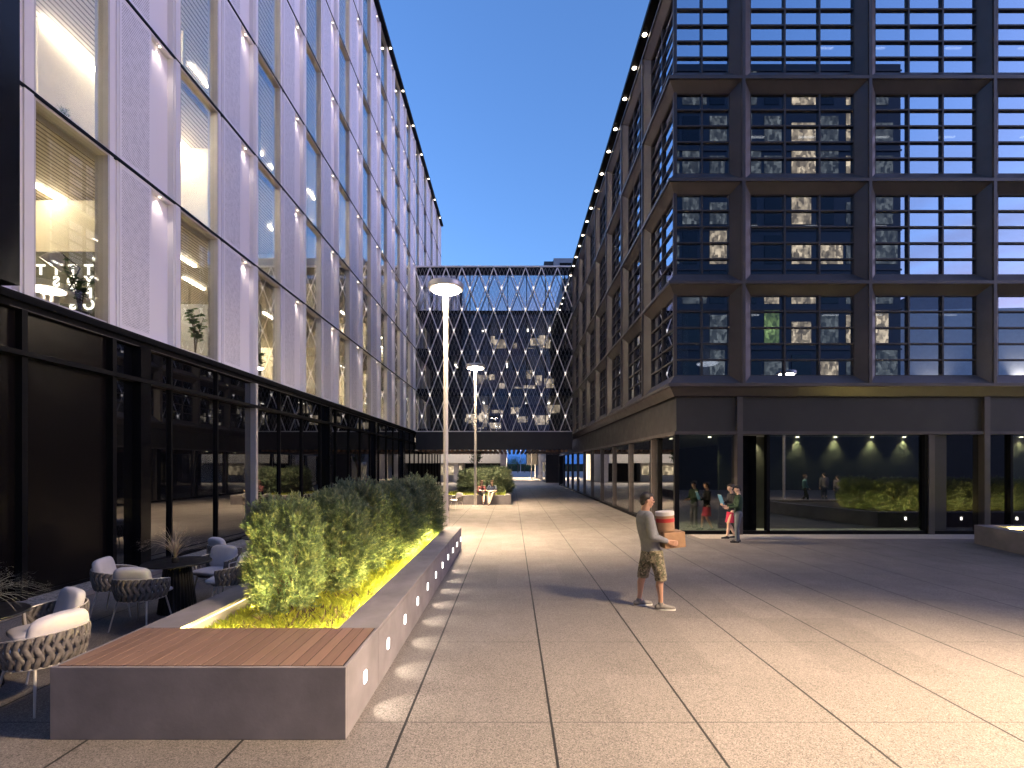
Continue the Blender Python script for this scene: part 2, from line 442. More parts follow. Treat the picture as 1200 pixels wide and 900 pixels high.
# plinth band and black glazed ground floor
m = MB(); m.box(-8.4, -7.70, -8, 52.5, 4.78, 4.868); m.box(-8.4, -7.76, -8, 52.5, 4.66, 4.78); m.build('plinth_ledge', M['ledge_black'], left)
m = MB(); m.box(-7.75, -7.735, 7.45, 52.5, 4.66, 4.672); m.build('ledge_trim', M['bronze'], left)
m = MB(); m.box(-7.95, -7.86, 9.36, 52.5, .06, 4.66); m.build('ground_glazing', M['mirror'], left)
m = MB()
m.box(-7.95, -7.83, -8, 7.62, .06, 4.66); m.box(-7.95, -7.83, 7.72, 9.34, .06, 4.66); m.build('satin_panel', M['satin'], left)
for i in range(26):
    y = 7.62 + 1.735*i
    if y > 52: break
    m = MB()
    if i == 4:
        m.box(-7.86, -7.70, y-.03, y+.10, .05, 4.66); m.build('entrance_fin', M['steel'], left)
    elif i < 2:
        m.box(-7.90, -7.72, y, y+.09, .05, 4.66); m.build('mullion', M['black'], left)
    else:
        m.box(-7.87, -7.80, y-.025, y+.025, .05, 4.66); m.build('mullion', M['black'], left)
for y in (10.15, 20.5, 27.4, 34.4):
    m = MB(); m.box(-7.92, -7.68, y-.14, y+.14, .05, 4.66); m.build('column', M['black_gloss'], left)
m = MB(); m.box(-7.87, -7.66, -8, 52.5, 3.92, 4.0); m.build('transom', M['black'], left)
m = MB(); m.box(-7.9, -7.8, 4, 52.5, .0, .12); m.build('base_rail', M['black'], left)
m = MB(); m.box(-16, -7.96, -8, 52.5, 4.5, 4.66); m.build('ground_ceiling', M['black'], left)
# letter wall and shelf in the corner room
m = MB(); m.box(-12.4, -8.25, 10.62, 10.7, 4.95, 6.88); m.build('letter_wall', M['letter_wall'], left)
m = MB(); m.box(-12.4, -8.25, 10.60, 10.72, 6.885, 8.0); m.build('letter_wall_top', M['cream'], left)

def letters(txt, x, z, y, size, mirror=True, parent=left):
    c = bpy.data.curves.new('lettering', 'FONT'); c.body = txt; c.size = size; c.extrude = .008; c.align_x = 'CENTER'; c.offset = size*.025
    o = bpy.data.objects.new('lettering', c); COL.objects.link(o)
    dg = bpy.context.evaluated_depsgraph_get(); me = bpy.data.meshes.new_from_object(o.evaluated_get(dg))
    bpy.data.objects.remove(o)
    me.transform(Matrix.Rotation(PI/2, 4, 'X'))
    if mirror: me.transform(Matrix.Scale(-1, 4, (1,0,0))); me.flip_normals()
    me.materials.clear(); me.materials.append(M['letter_glow'])
    q = put('lettering', me, parent, Vector((x, y, z)) - world_off(parent)); return q
M['letter_glow'] = emit('letter_glow', (1,.95,.82), .25)
m = MB(); m.box(-9.85, -9.75, 9.95, 17.0, ZL[1]+.05, ZL[1]+H-.16); m.build('partition', M['cream'], left)
m = MB(); m.box(-9.74, -9.68, 10.0, 16.9, ZL[1]+H-.22, ZL[1]+H-.17); m.build('cove_light', M['room_light'], left)
cols = [(-10.33, 'T'), (-9.99, 'TSOP'), (-9.63, 'TOPS'), (-9.28, 'TYPO'), (-8.93, 'POST')]
for x, t in cols:
    for i, ch in enumerate(t): letters(ch, x, 6.38-.255*i, 10.60, .31)

# ------------------------------------------------------------------ bridge between the buildings
bridge = empty('link_bridge', (-1.45, 39, 0), 0, 'glazed office bridge behind a white diamond lattice joining both buildings', 'bridge')
BX0, BX1, BZ0, BZ1, BY = -7.78, 4.86, 4.95, 18.17, 39.0
def clipline(x0, z0, x1, z1):
    dx, dz = x1-x0, z1-z0; t0, t1 = 0., 1.
    for p, q in ((-dx, x0-BX0), (dx, BX1-x0), (-dz, z0-BZ0), (dz, BZ1-z0)):
        if abs(p) < 1e-9:
            if q < 0: return None
        else:
            t = q/p
            if p < 0: t0 = max(t0, t)
            else: t1 = min(t1, t)
    if t1 - t0 < 1e-3: return None
    return x0+t0*dx, z0+t0*dz, x0+t1*dx, z0+t1*dz
DW, DH = 1.285, 3.44; NX = -6.62
zt = BZ1 - .0
big, fine = MB(), MB()
for sgn in (1, -1):
    for i4 in range(-60, 120):
        xs = NX + DW*(i4/4.0)
        a = clipline(xs, zt, xs + sgn*DW*4.4, zt - DH*4.4)
        if not a: continue
        d = BY + (0 if sgn > 0 else .05)
        t = big if i4 % 4 == 0 else fine
        off = 0 if t is big else .16
        t.cyl((a[0], d+off, a[1]), (a[2], d+off, a[3]), .046 if t is big else .010, n=5)
M['lattice'] = plain('lattice_white', (.85,.80,.78), .45, var=.05)
M['lattice_fine'] = plain('lattice_grey', (.38,.36,.36), .5, var=.05)
big.build('diamond_lattice', M['lattice'], bridge)
fine.build('fine_mesh', M['lattice_fine'], bridge)
m = MB(); m.box(BX0, BX1, BY-.06, BY+.1, BZ1, BZ1+.10); m.box(BX0, BX1, BY-.06, BY+.1, BZ0-.07, BZ0); m.build('edge_rail', M['lattice'], bridge)
w = MB(); w.add([(-.09,-.07,.10),(.09,-.07,.10),(0,-.07,-.13),(-.09,.0,.10),(.09,.0,.10),(0,.0,-.13)],[(0,1,2),(5,4,3),(0,3,4,1),(1,4,5,2),(2,5,3,0)])
ME_node = w.mesh('node_light', M['node_light'])
bb = Vector(bridge.location)
for j in range(1, 8):
    z = zt - DH/2*j
    if z < BZ0 + .05: z = BZ0 + .12
    for i in range(-2, 11):
        x = NX + DW*(i + (.5 if j % 2 else 0))
        if BX0+.1 < x < BX1-.1: put('node_light', ME_node, bridge, Vector((x, BY-.03, z)) - bb)
# body behind the lattice
m = MB(); m.box(BX0, BX1, BY+.75, BY+.78, BZ0+.1, 14.6); m.build('glass_wall', M['bridge_glass'], bridge)
m = MB(); m.box(BX0, BX1, BY+.75, BY+.78, 14.9, 17.78); m.build('upper_glass_wall', M['sky_glass'], bridge)
m = MB()
for q in range(9): m.box(BX0+1.2+1.55*q, BX0+1.25+1.55*q, BY+.66, BY+.745, 14.9, 17.78)
m.build('mullion_row', M['black'], bridge)
for i in range(5):
    z = 4.95 + 3.3*i
    m = MB(); m.box(BX0, BX1, BY+.8, 49, z-.35 if i else z-.0, z+.25 if i < 4 else z+.36); m.build('floor_slab', M['black'], bridge)
    if i < 4:
        m = MB()
        for q in range(9): m.box(BX0+1.2+1.55*q, BX0+1.26+1.55*q, BY+.62, BY+.74, z+.2, z+3.0)
        m.build('mullion_row', M['black'], bridge)
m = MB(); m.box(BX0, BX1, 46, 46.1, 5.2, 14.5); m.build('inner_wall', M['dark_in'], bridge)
m = MB(); m.box(BX0, BX1, 48.9, 48.95, 14.6, 18.0); m.build('rear_glass', M['bridge_rear_glass'], bridge)
rb = random.Random(11)
for i in range(3):
    for q in range(14):
        if rb.random() < .95:
            m = MB(); x = BX0+3.2+rb.random()*8; z = 5.3+3.3*i+rb.random()*1.9; ww = .3+1.0*rb.random(); hh = .2+.8*rb.random()
            m.box(x, x+ww, 45.85, 45.95, z, z+hh); m.build('glow_patch', M['patch_glow'] if 'patch_glow' in M else M.setdefault('patch_glow', litwin('patch_glow', (1,.76,.50), .085)), bridge)  # warm light of the offices painted as glowing boxes before the inner wall
    for q in (1,3,4) if i != 1 else (0,2):
        m = MB(); x = BX0+2.5+2.1*q+rb.random(); m.box(x, x+.16, 42+rb.random()*2, 44.2, 7.78+3.3*i, 7.81+3.3*i)
        m.build('ceiling_light', M['led_warm'] if q % 2 == 0 else M['dim_light'], bridge)
m = MB(); m.box(BX0, BX1, BY-.02, BY+.6, 3.44, 4.87); m.build('fascia_beam', M['bronze_panel'], bridge)
m = MB(); m.box(BX0, BX1, BY+.6, 49, 3.75, 3.85); m.build('soffit', M['black'], bridge)
m = MB(); n = 0
x = BX0+.15
while x < BX1-.2:
    m.box(x, x+.2, BY+.04, 49, 3.29, 3.435); x += .385
m.build('timber_batten_row', M['soffit_wood'], bridge)

# ------------------------------------------------------------------ right dark office building
right = empty('grid_office_building', (4.9, 15.0, 0), 0, 'dark bronze gridded office building with chamfered window bays over a glazed ground floor', 'building')
RB = Vector(right.location)
RZ = [4.69 + 3.173*i for i in range(4)]     # rib levels (bottom rib first)
RIB = 3.173
def fmap(u, d, z): return (u, d, z)          # front: x along, depth +y
def smap(u, d, z): return (d, u, z)          # side:  y along, depth +x
def bx(mb, fm, u0, u1, d0, d1, z0, z1):
    a = fm(u0, d0, z0); b = fm(u1, d1, z1)
    mb.box(min(a[0],b[0]), max(a[0],b[0]), min(a[1],b[1]), max(a[1],b[1]), z0, z1)
def cellmesh(fm, W, cl, cr, ncol):
    """one window bay; local origin = lower near corner of the bay; d = depth from the rib plane"""
    s = .27; dp = .20; rib = .05; Hh = RIB
    gu0 = rib+s if cl else .20; gu1 = W-rib-s if cr else W-.20
    gz0 = rib+s; gz1 = Hh-rib-s
    fr = MB()
    o = [(rib if cl else 0, rib), (W-rib if cr else W, rib), (W-rib if cr else W, Hh-rib), (rib if cl else 0, Hh-rib)]
    i_ = [(gu0, gz0), (gu1, gz0), (gu1, gz1), (gu0, gz1)]
    for q in range(4):
        if q == 1 and not cr or q == 3 and not cl: continue
        a, b_ = o[q], o[(q+1)%4]; c, e = i_[(q+1)%4], i_[q]
        P = [fm(a[0], .004, a[1]), fm(b_[0], .004, b_[1]), fm(c[0], dp, c[1]), fm(e[0], dp, e[1]),
             fm(a[0], .30, a[1]), fm(b_[0], .30, b_[1]), fm(c[0], .30, c[1]), fm(e[0], .30, e[1])]
        fr.add(P, [(0,1,2,3),(2,6,7,3),(4,5,6,7),(0,4,5,1)])
    # thin front fins
    bx(fr, fm, 0 if cl else -.05, W, -.05, .25, Hh-rib, Hh+rib)
    if cl: bx(fr, fm, -.0, rib, -.052, .25, .05, Hh-rib)
    if cr: bx(fr, fm, W-rib, W, -.052, .25, .05, Hh-rib)
    bars = MB()
    w_ = (gu1-gu0)
    for k2 in range(ncol+1):
        u = gu0 + w_*k2/ncol; t = .026
        bx(bars, fm, u-t, u+t, .205, .275, gz0, gz1)
    for k2 in range(6):
        z = gz0 + (gz1-gz0)*k2/5
        bx(bars, fm, gu0, gu1, .212, .268, z-.022, z+.022)
    pn = MB(); bx(pn, fm, gu0, gu1, .278, .286, gz0, gz1)
    return fr.mesh('window', M['bronze']), bars.mesh('glazing_bars', M['bar']), pn.mesh('pane', M['dark_glass'])
FX = [4.9, 7.17, 11.09, 14.95, 18.82, 22.7]
SY = [15.0] + [18.07 + 3.45*i for i in range(11)]
CT = {}
def cell(fm, key, W, cl, cr, ncol, loc):
    if key not in CT: CT[key] = cellmesh(fm, W, cl, cr, ncol)
    a, b_, c = CT[key]
    o = put('window', a, right, Vector(loc) - RB); put('glazing_bars', b_, o); put('pane', c, o)
for r in range(4):
    for i in range(5):
        W = FX[i+1]-FX[i]
        cell(fmap, ('f', round(W, 3), i == 0), W, i != 0, True, 2 if i == 0 else 3, (FX[i], 15.0, RZ[r]))
    for i in range(11):
        W = SY[i+1]-SY[i]
        cell(smap, ('s', round(W, 3), i == 0), W, i != 0, True, 2 if i == 0 else 3, (4.9, SY[i], RZ[r]))
ZT = RZ[3] + RIB
# corner posts
for r in range(4):
    m = MB(); m.box(5.075, 5.16, 15.175, 15.26, RZ[r]+.3, RZ[r]+RIB-.3); m.build('corner_post', M['bar'], right)
    m = MB(); z = RZ[r]
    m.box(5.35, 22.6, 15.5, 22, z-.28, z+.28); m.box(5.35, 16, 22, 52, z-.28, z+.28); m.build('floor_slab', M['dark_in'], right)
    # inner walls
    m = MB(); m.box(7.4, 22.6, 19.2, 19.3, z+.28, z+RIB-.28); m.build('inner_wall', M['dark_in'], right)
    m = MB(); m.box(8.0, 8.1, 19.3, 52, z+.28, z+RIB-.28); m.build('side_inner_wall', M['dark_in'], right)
    m = MB(); m.box(5.85, 6.2, 17.0, 17.12, z+.28, z+RIB-.28); m.box(6.52, 7.3, 16.6, 16.72, z+.28, z+RIB-.35); m.build('screen_wall', M['grey_wall'], right)
    rr_ = random.Random(40+r)
    for q in range(6):
        m = MB(); x = 7.8 + 2.4*q + rr_.random(); m.box(x, x+.55, 17.2, 17.28, z+RIB-.33, z+RIB-.30); m.build('ceiling_light', M['dim_light'], right)
    for q in range(9):
        if rr_.random() < .6:
            m = MB(); y = 19+3.4*q+rr_.random()*2; m.cyl((6.6,y,z+RIB-.33),(6.6,y,z+RIB-.29),.14,n=10); m.build('round_ceiling_light', M['dim_light'], right)
M['disc_glow'] = emit('disc_glow', (1,.95,.88), .5)
for x, y, z, rx in ((6.55,16.2,5.55,.34),(9.0,16.5,5.06,.30),(12.6,16.4,5.06,.32),(16.3,16.4,5.06,.3)):
    m = MB(); m.lathe([(rx*.75,0),(rx,.03),(rx,.06),(rx*.6,.09)], (x,y,z), 20); m.build('disc_light', M['disc_glow'], right)
m = MB(); m.box(4.66, 23, 14.76, 52.6, ZT+.40, ZT+.56); m.build('roof', M['black'], right)
m = MB(); m.box(5.02, 22.8, 15.1, 52.5, ZT+.05, ZT+.40); m.build('parapet', M['bronze'], right)
w = MB(); w.cyl((0,0,0),(0,0,-.02),.06,n=10); w.cyl((0,0,-.0),(0,0,-.012),.085,n=10); ME_rd2 = w.mesh('soffit_light', M['dot_light'])
for i in range(11):
    for dy in (.9, 2.5):
        q = Vector((4.80, SY[i]+dy, ZT+.395)); put('soffit_light', ME_rd2, right, q - RB)
        if i < 6: spot(q+Vector((0,0,-.03)), q+Vector((.12,0,-1)), 1.6, (1,.80,.56), 70, .8, .03, right)
m = MB(); m.box(-0+5.1, 22.6, 52.4, 52.6, 0, ZT); m.build('end_wall', M['bronze_panel'], right)
# band under the lowest windows, fascia and glazed ground floor
def sideband(name, mat, d, z0, z1, th=.2, y1=52.4):
    m = MB(); m.box(4.9+d, 22.7, 15+d, 15+d+th, z0, z1); m.box(4.9+d, 4.9+d+th, 15+d+th, y1, z0, z1); return m.build(name, mat, right)
m = MB()
a, b_ = 4.69-.05, 4.36
e0, e1 = .0, .20
m.add([(4.9+e0,15+e0,a),(22.7,15+e0,a),(22.7,15+e1,b_),(4.9+e1,15+e1,b_)], [(0,1,2,3)])
m.add([(4.9+e0,15+e0,a),(4.9+e1,15+e1,b_),(4.9+e1,52.4,b_),(4.9+e0,52.4,a)], [(0,1,2,3)])
m.build('chamfer_band', M['bronze'], right, fix=False)
sideband('front_rib', M['bronze'], -.05, 4.64, 4.74, .2)
sideband('fascia_panel', M['bronze_panel'], .30, 3.27, 4.36, .1)
sideband('lintel', M['bronze'], .22, 3.17, 3.265, .2)
sideband('base_rail', M['black'], .28, 0.012, .12, .12)
for x in (7.17, 14.95, 18.82):
    m = MB(); m.box(x-.09, x+.09, 15.20, 15.50, .012, 4.355); m.build('column', M['bronze'], right)
for i in range(1, 12):
    if i < len(SY):
        y = SY[i]; m = MB(); m.box(5.205, 5.42, y-.08, y+.08, .012, 4.355); m.build('column', M['bronze'], right)
        m = MB(); m.box(5.285, 5.50, y+.082, y+.50, .012, 3.16); m.build('solid_panel', M['black_gloss'], right)
m = MB(); m.box(5.13, 5.27, 15.23, 15.37, .012, 3.165); m.build('corner_column', M['black'], right)
def pane(x0, x1, y0, y1, name='shop_pane', mat=None):
    m = MB(); m.box(x0, x1, y0, y1, .12, 3.165); return m.build(name, mat or M['shop_glass'], right)
pane(5.27, 7.08, 15.40, 15.41); pane(8.15, 13.05, 15.40, 15.41); pane(13.80, 14.85, 15.40, 15.41, mat=M['mirror']); pane(15.05, 15.78, 15.40, 15.41, mat=M['mirror']); pane(15.86, 18.7, 15.40, 15.41)
m = MB(); m.box(8.06, 8.15, 15.28, 15.46, .012, 3.165); m.build('mullion', M['black'], right)
m = MB(); m.box(15.78, 15.86, 15.30, 15.46, .012, 3.165); m.build('mullion', M['black'], right)
m = MB(); m.box(13.05, 13.14, 15.28, 15.46, .012, 3.165); m.build('mullion', M['black'], right)
m = MB(); m.box(13.14, 13.33, 15.24, 15.5, .012, 3.165); m.build('column', M['bronze'], right)
m = MB(); m.box(13.33, 13.80, 15.36, 15.46, .012, 3.165); m.build('solid_panel', M['bronze_panel'], right)
m = MB(); m.box(7.26, 8.06, 15.95, 16.0, .012, 3.165); m.build('entrance_door', M['black_gloss'], right)
for i in range(11):
    y0, y1 = SY[i]+(.37 if i == 0 else .50), SY[i+1]-.08
    pane(5.30, 5.31, y0, y1)
    if i == 0:
        m = MB(); m.box(5.22, 5.40, 17.3, 17.4, .012, 3.165); m.build('mullion', M['black'], right)
m = MB(); m.box(5.42, 22.6, 15.5, 19, 3.17, 3.24); m.box(5.42, 10.2, 19, 52, 3.17, 3.24); m.build('ground_ceiling', M['grey_wall'], right)
m = MB(); m.box(7.1, 22.6, 16.6, 16.7, .012, 3.165); m.build('olive_wall', M['olive'], right)
m = MB(); m.box(10.0, 10.1, 16.7, 52, .012, 3.165); m.build('side_back_wall', M['olive'], right)
m = MB(); m.box(5.42, 10, 15.5, 52, .004, .02); m.box(10, 22.6, 15.5, 16.6, .004, .02); m.build('indoor_floor', M['grey_wall'], right)
w = MB(); w.cyl((0,0,0),(0,0,-.03),.05,n=10); ME_sp = w.mesh('spotlight', M['dot_light'])
for x in (5.55, 6.75, 8.25, 9.75, 11.05, 12.3, 13.4, 16.1, 17.4):
    q = Vector((x, 16.52, 3.17)); put('spotlight', ME_sp, right, q - RB)
    spot(q+Vector((0,0,-.05)), q+Vector((0,.05,-1)), 22, (1,.90,.52), 84, .9, .02, right)
w = MB(); w.box(-.1, .1, -.9, .9, -.03, 0); ME_cl = w.mesh('ceiling_light', M['room_light'])
for y in (17.5, 20, 23.4, 27, 30.5, 34, 37.5):
    q = Vector((5.75, y, 3.165)); put('spotlight', ME_sp, right, q - RB); spot(q+Vector((0,0,-.05)), q+Vector((.1,0,-1)), 3, (1,.86,.5), 60, .8, .02, right)
# ------------------------------------------------------------------ street lamps
def street_lamp(loc, label, power=0, aim=Vector((0,0,0)), ang=95):
    t = empty('street_lamp', loc, 0, label, 'street lamp', 'street lamps of the plaza')
    L = Vector(loc)
    m = MB(); m.lathe([(.082,.005),(.082,.35),(.076,.36),(.068,6.55),(.074,6.56),(.074,6.6)], L, 18); m.build('pole', M['steel'], t, smooth=False)
    m = MB(); m.lathe([(.17,.0),(.17,.025),(.10,.03)], L, 18); m.build('base_plate', M['steel'], t)
    m = MB()
    for s_ in (-1, 1):
        a = L + Vector((s_*.035, 0, 6.6)); b = L + Vector((s_*.07, -.10*s_, 7.42))
        m.cyl(a, b, .042, .036, 8)
    m.build('fork_bracket', M['steel'], t)
    m = MB(); m.lathe([(.30,7.40),(.505,7.42),(.525,7.45),(.525,7.56),(.50,7.60),(.1,7.63)], L, 36); m.build('lamp_head', M['steel'], t)
    m = MB(); m.lathe([(.41,7.388),(.41,7.398)], L, 32); m.build('light_disc', M['lamp_glow'], t)
    if power: spot(L+Vector((0,0,7.37)), L+aim, power, (1,.75,.47), ang, .9, .55, t)
    return t
street_lamp((-1.97,14.4,0), 'tall white pole lamp with round head, nearer one behind the planter end', 3600, Vector((2.2,2.0,0)), 104)
street_lamp((-1.97,26,0), 'farther pole lamp with round head standing before the seated pair', 2600, Vector((1,0,0)), 95)
street_lamp((2.9,72,0), 'assumed pole lamp standing in the passage beyond the bridge', 5000, Vector((-1.5,3,0)), 110)  # lamp assumed from the bright floor, added to light the passage
street_lamp((2.65,150,0), 'tiny distant pole lamp against the blue sky under the bridge')
street_lamp((15.8,2.7,0), 'pole lamp reflected in the right shopfront, beside the low planter', 900)
street_lamp((7.4,2.8,0), 'assumed pole lamp lighting the near paving, just outside the right edge', 4700, Vector((-3.4,-1.3,0)), 102)  # unseen lamp assumed from the warm pool on the near paving

# ------------------------------------------------------------------ near planter with bench
pl = empty('planter', (-2.5, 8, 0), 0, 'long concrete planter with wooden bench end and small wall lights', 'planter')
x0, x1, ya, yb, zt_ = -3.70, -1.33, 3.87, 12.7, .58
m = MB(); m.box(x0, x1, ya, ya+.03, 0, zt_); m.box(x1-.03, x1, ya+.031, 4.81, 0, zt_); m.box(x0, x0+.03, ya+.031, 4.81, 0, zt_); m.box(x0+.031, x1-.031, ya+.031, 4.81, .0, .49); bevel(m.build('bench_base', M['concrete_dark'], pl), .005)
m = MB()
n = 22; wd = (x1-.035-x0)/n
wd = (x1-.035-x0-.035)/n
for i in range(n): m.box(x0+.035+wd*i+.004, x0+.035+wd*(i+1)-.004, ya+.035, 4.80, .549, .583)
bevel(m.build('bench_deck', M['deck'], pl), .002, 1)
m = MB()
for i in range(n+1): m.box(x0+.035+wd*i-.0035, x0+.035+wd*i+.0035, ya+.036, 4.799, .50, .5795)
m.build('deck_gap_shade', M['black'], pl)  # black strips stand in for the shade in the board gaps
for a0, a1, c0, c1 in ((x1-.34, x1, x1-.40, x1), (x0, x0+.34, x0, x0+.40)):
    m = MB(); m.box(a0, a1, 4.812, yb, 0, .538); m.build('planter_wall', M['concrete_dark'], pl)
    m = MB(); m.box(c0, c1, 4.812, yb, .541, zt_); bevel(m.build('coping', M['concrete_dark'], pl), .005)
    m = MB(); e0, e1 = (c0+.012, a0-.012) if a0 > c0 else (a1+.012, c1-.012)
    m.box(e0, e1, 4.83, yb-.42, .532, .537); m.build('led_strip', M['strip_yellow' if a0 > c0 else 'strip_soft'], pl)
m = MB(); m.box(x0+.402, x1-.402, yb-.34, yb, 0, zt_); bevel(m.build('planter_wall', M['concrete_dark'], pl), .006)
m = MB(); m.box(x0+.342, x1-.342, 4.812, yb-.34, .1, .345); m.build('soil', M['soil'], pl)
for i in range(9):
    for x, dx in ((x1-.46, -.55), (x0+.46, .5)):
        y = 5.15 + .86*i; m = MB(); m.cyl((x,y,.345),(x,y,.42),.022,.026,10); m.build('added_uplight', M['black'], pl)  # hidden uplights assumed from the yellow light on the shrubs
        spot((x,y,.44),(x+dx*1.3,y+.1,.80), 15, (1,.76,.20), 130, .9, .02, pl)
m = MB(); m.box(x0+.42, x1-.42, 4.816, 4.845, .528, .533); m.build('led_strip', M['strip_yellow'], pl)  # unseen strip added to light the cover behind the bench
w = MB(); w.box(-.004,.004,-.032,.032,-.052,.052); ME_wl = w.mesh('wall_light', M['wall_led'])
for i in range(11):
    y = 4.374 + .812*i
    if y > 12.6: break
    q = Vector((x1+.004, y, .286)); put('wall_light', ME_wl, pl, q - Vector(pl.location))
    spot(q+Vector((.03,0,0)), q+Vector((.30,0,-.29)), 1.7, (1,.86,.66), 74, .6, .015, pl)
# tree-like needle shrubs
def shrub_mesh(seed, n_spray=2600, rad=.48, h=1.42):
    rd = random.Random(seed); leaf = MB(); stem = MB()
    def dirv(el, az): return Vector((math.cos(el)*math.cos(az), math.cos(el)*math.sin(az), math.sin(el)))
    lob = [(rd.uniform(0, 2*PI), rd.uniform(.2, .95), rd.uniform(.16, .30)) for _ in range(9)]
    for _ in range(14):
        az = rd.uniform(0, 2*PI); e = Vector((math.cos(az)*rad*.6*rd.random(), math.sin(az)*rad*.6*rd.random(), h*rd.uniform(.6,.85)))
        stem.tube([(e.x*.15,e.y*.15,0),(e.x*.55,e.y*.55,e.z*.5),tuple(e)], [.016,.011,.005], 5)
    nc = 150
    for ci in range(nc):
        u = (ci+rd.random())/nc; z = h*(.03+.93*u); az = ci*2.39996 + rd.uniform(-.4,.4)
        prof = rad*(.72+.36*u/.3 if u < .3 else 1.08-.12*(u-.3)/.35 if u < .65 else .96*math.sqrt(max(0, 1-((u-.65)/.37)**2))+.03)
        for la, lz, lr in lob:
            da = (az-la+PI) % (2*PI) - PI
            prof += lr*.42*math.exp(-(da/.55)**2 - ((u-lz)/.16)**2)
        prof *= rd.uniform(.80,1.0)
        cpos = Vector((prof*.86*math.cos(az), prof*.86*math.sin(az), z))
        out = (Vector((math.cos(az), math.sin(az), 0))*(1.05-.75*u) + Vector((0,0,.35+.9*u))).normalized()
        for _ in range(n_spray//nc):
            d = (out*1.1 + Vector((rd.gauss(0,.5), rd.gauss(0,.5), rd.gauss(0,.4)))).normalized()
            p = cpos + Vector((rd.gauss(0,.035), rd.gauss(0,.035), rd.gauss(0,.035))) - out*.06*rd.random()
            L = rd.uniform(.10,.19); nb = 13; leaf.cur = 1 if rd.random() < .38 else 0
            side = d.orthogonal().normalized(); up = d.cross(side)
            for b in range(nb):
                t = b/nb; c = p + d*(L*t); a = rd.uniform(0, 2*PI)
                nd = (d*(.6+.5*t) + (side*math.cos(a)+up*math.sin(a))*.8).normalized()
                l = rd.uniform(.04,.078)*(1.1-.4*t); wv = nd.cross(d).normalized()*.0054
                leaf.add([c-wv, c+wv, c+nd*l*.6+wv*.9, c+nd*l, c+nd*l*.6-wv*.9], [(0,1,2,3,4)])
    leaf.cur = 0
    for _ in range(420):       # sparse inner growth so the middle is not hollow
        z = h*rd.uniform(.05,.85); az = rd.uniform(0,2*PI); r_ = rad*.55*rd.random(); p = Vector((r_*math.cos(az), r_*math.sin(az), z)); d = dirv(rd.uniform(.1,1.2), az)
        side = d.orthogonal().normalized(); up = d.cross(side)
        for b in range(10):
            c = p + d*.014*b; a = rd.uniform(0,2*PI); nd = (d*.6+(side*math.cos(a)+up*math.sin(a))).normalized(); wv = nd.cross(d).normalized()*.006; l = .06
            leaf.add([c-wv, c+wv, c+nd*l], [(0,1,2)])
    return leaf.mesh('foliage', [M['needle'], M['needle_tip']], fix=False), stem.mesh('stem', M['bark'])
M['needle_tip'] = leafmat('shrub_needle_tips', (.13,.17,.10), (.26,.28,.15), .3)
SH = [shrub_mesh(s_) for s_ in (1,2,3)]
def shrub(loc, k, sc, rz, label, group='needle shrubs in the planters'):
    t = empty('shrub', loc, rz, label, 'shrub', group)
    a = put('foliage', SH[k][0], t); b = put('stem', SH[k][1], t); t.scale = sc
    return t
sl = [(-2.80,6.08,.98,'nearest needle shrub, golden green, standing just behind the bench'),
      (-2.58,7.15,.99,'second needle shrub from the bench, broad and bluish green'),
      (-2.62,8.30,1.07,'tallest bluish needle shrub in the middle of the planter row'),
      (-2.35,9.35,1.0,'darker needle shrub just past the tallest one'),
      (-2.36,10.45,1.04,'next to last needle shrub before the lamp pole'),
      (-2.18,11.65,1.08,'last needle shrub, yellow lit, right beside the lamp pole')]
SH += [shrub_mesh(s_) for s_ in (4,5,6)]
for i, (x, y, s_, lb) in enumerate(sl):
    shrub((x-.05,y,.345), i, (s_*(.90 if i == 0 else 1.04), s_*(.90 if i == 0 else 1.04), s_*1.02), 1.9*i, lb)
# ground cover (grass-like leaves nobody could count)
def cover(name, poly_fn, n, seed, mat, hmin=.05, hmax=.14, wmul=1):
    rd = random.Random(seed); m = MB()
    for _ in range(n):
        x, y = poly_fn(rd); z = .34; a = rd.uniform(0, 2*PI); hh = rd.uniform(hmin, hmax); lean = rd.uniform(.2,1.0)*hh
        dx, dy = math.cos(a), math.sin(a); w_ = rd.uniform(.004,.009)*wmul
        px, py = -dy*w_, dx*w_
        m.add([(x-px,y-py,z),(x+px,y+py,z),(x+dx*lean*.5+px,y+dy*lean*.5+py,z+hh*.7),(x+dx*lean,y+dy*lean,z+hh),(x+dx*lean*.5-px,y+dy*lean*.5-py,z+hh*.7)], [(0,1,2,3,4)])
    return m.build(name, mat, fix=False)
fn = lambda rd: (rd.uniform(x0+.39, x1-.35), 4.83 + 7.5*rd.random()**1.5)
tag(cover('ground_cover', fn, 30000, 5, M['cover'], .05, .13), 'low yellow green ground cover filling the planter around the shrubs', 'ground cover', kind='stuff')
tag(cover('dry_leaf_litter', lambda rd: (rd.choice([-2.9,-2.5,-2.2,-1.9,-1.85,-2.05,-2.35,-2.7])+rd.gauss(0,.05), rd.choice([4.95,5.05,5.3,5.6,5.9,6.6])+rd.gauss(0,.04)), 320, 6, M['cover_dark'], .10, .17, 1.8), 'dark dry leaves scattered in the ground cover near the bench', 'leaf litter', kind='stuff')

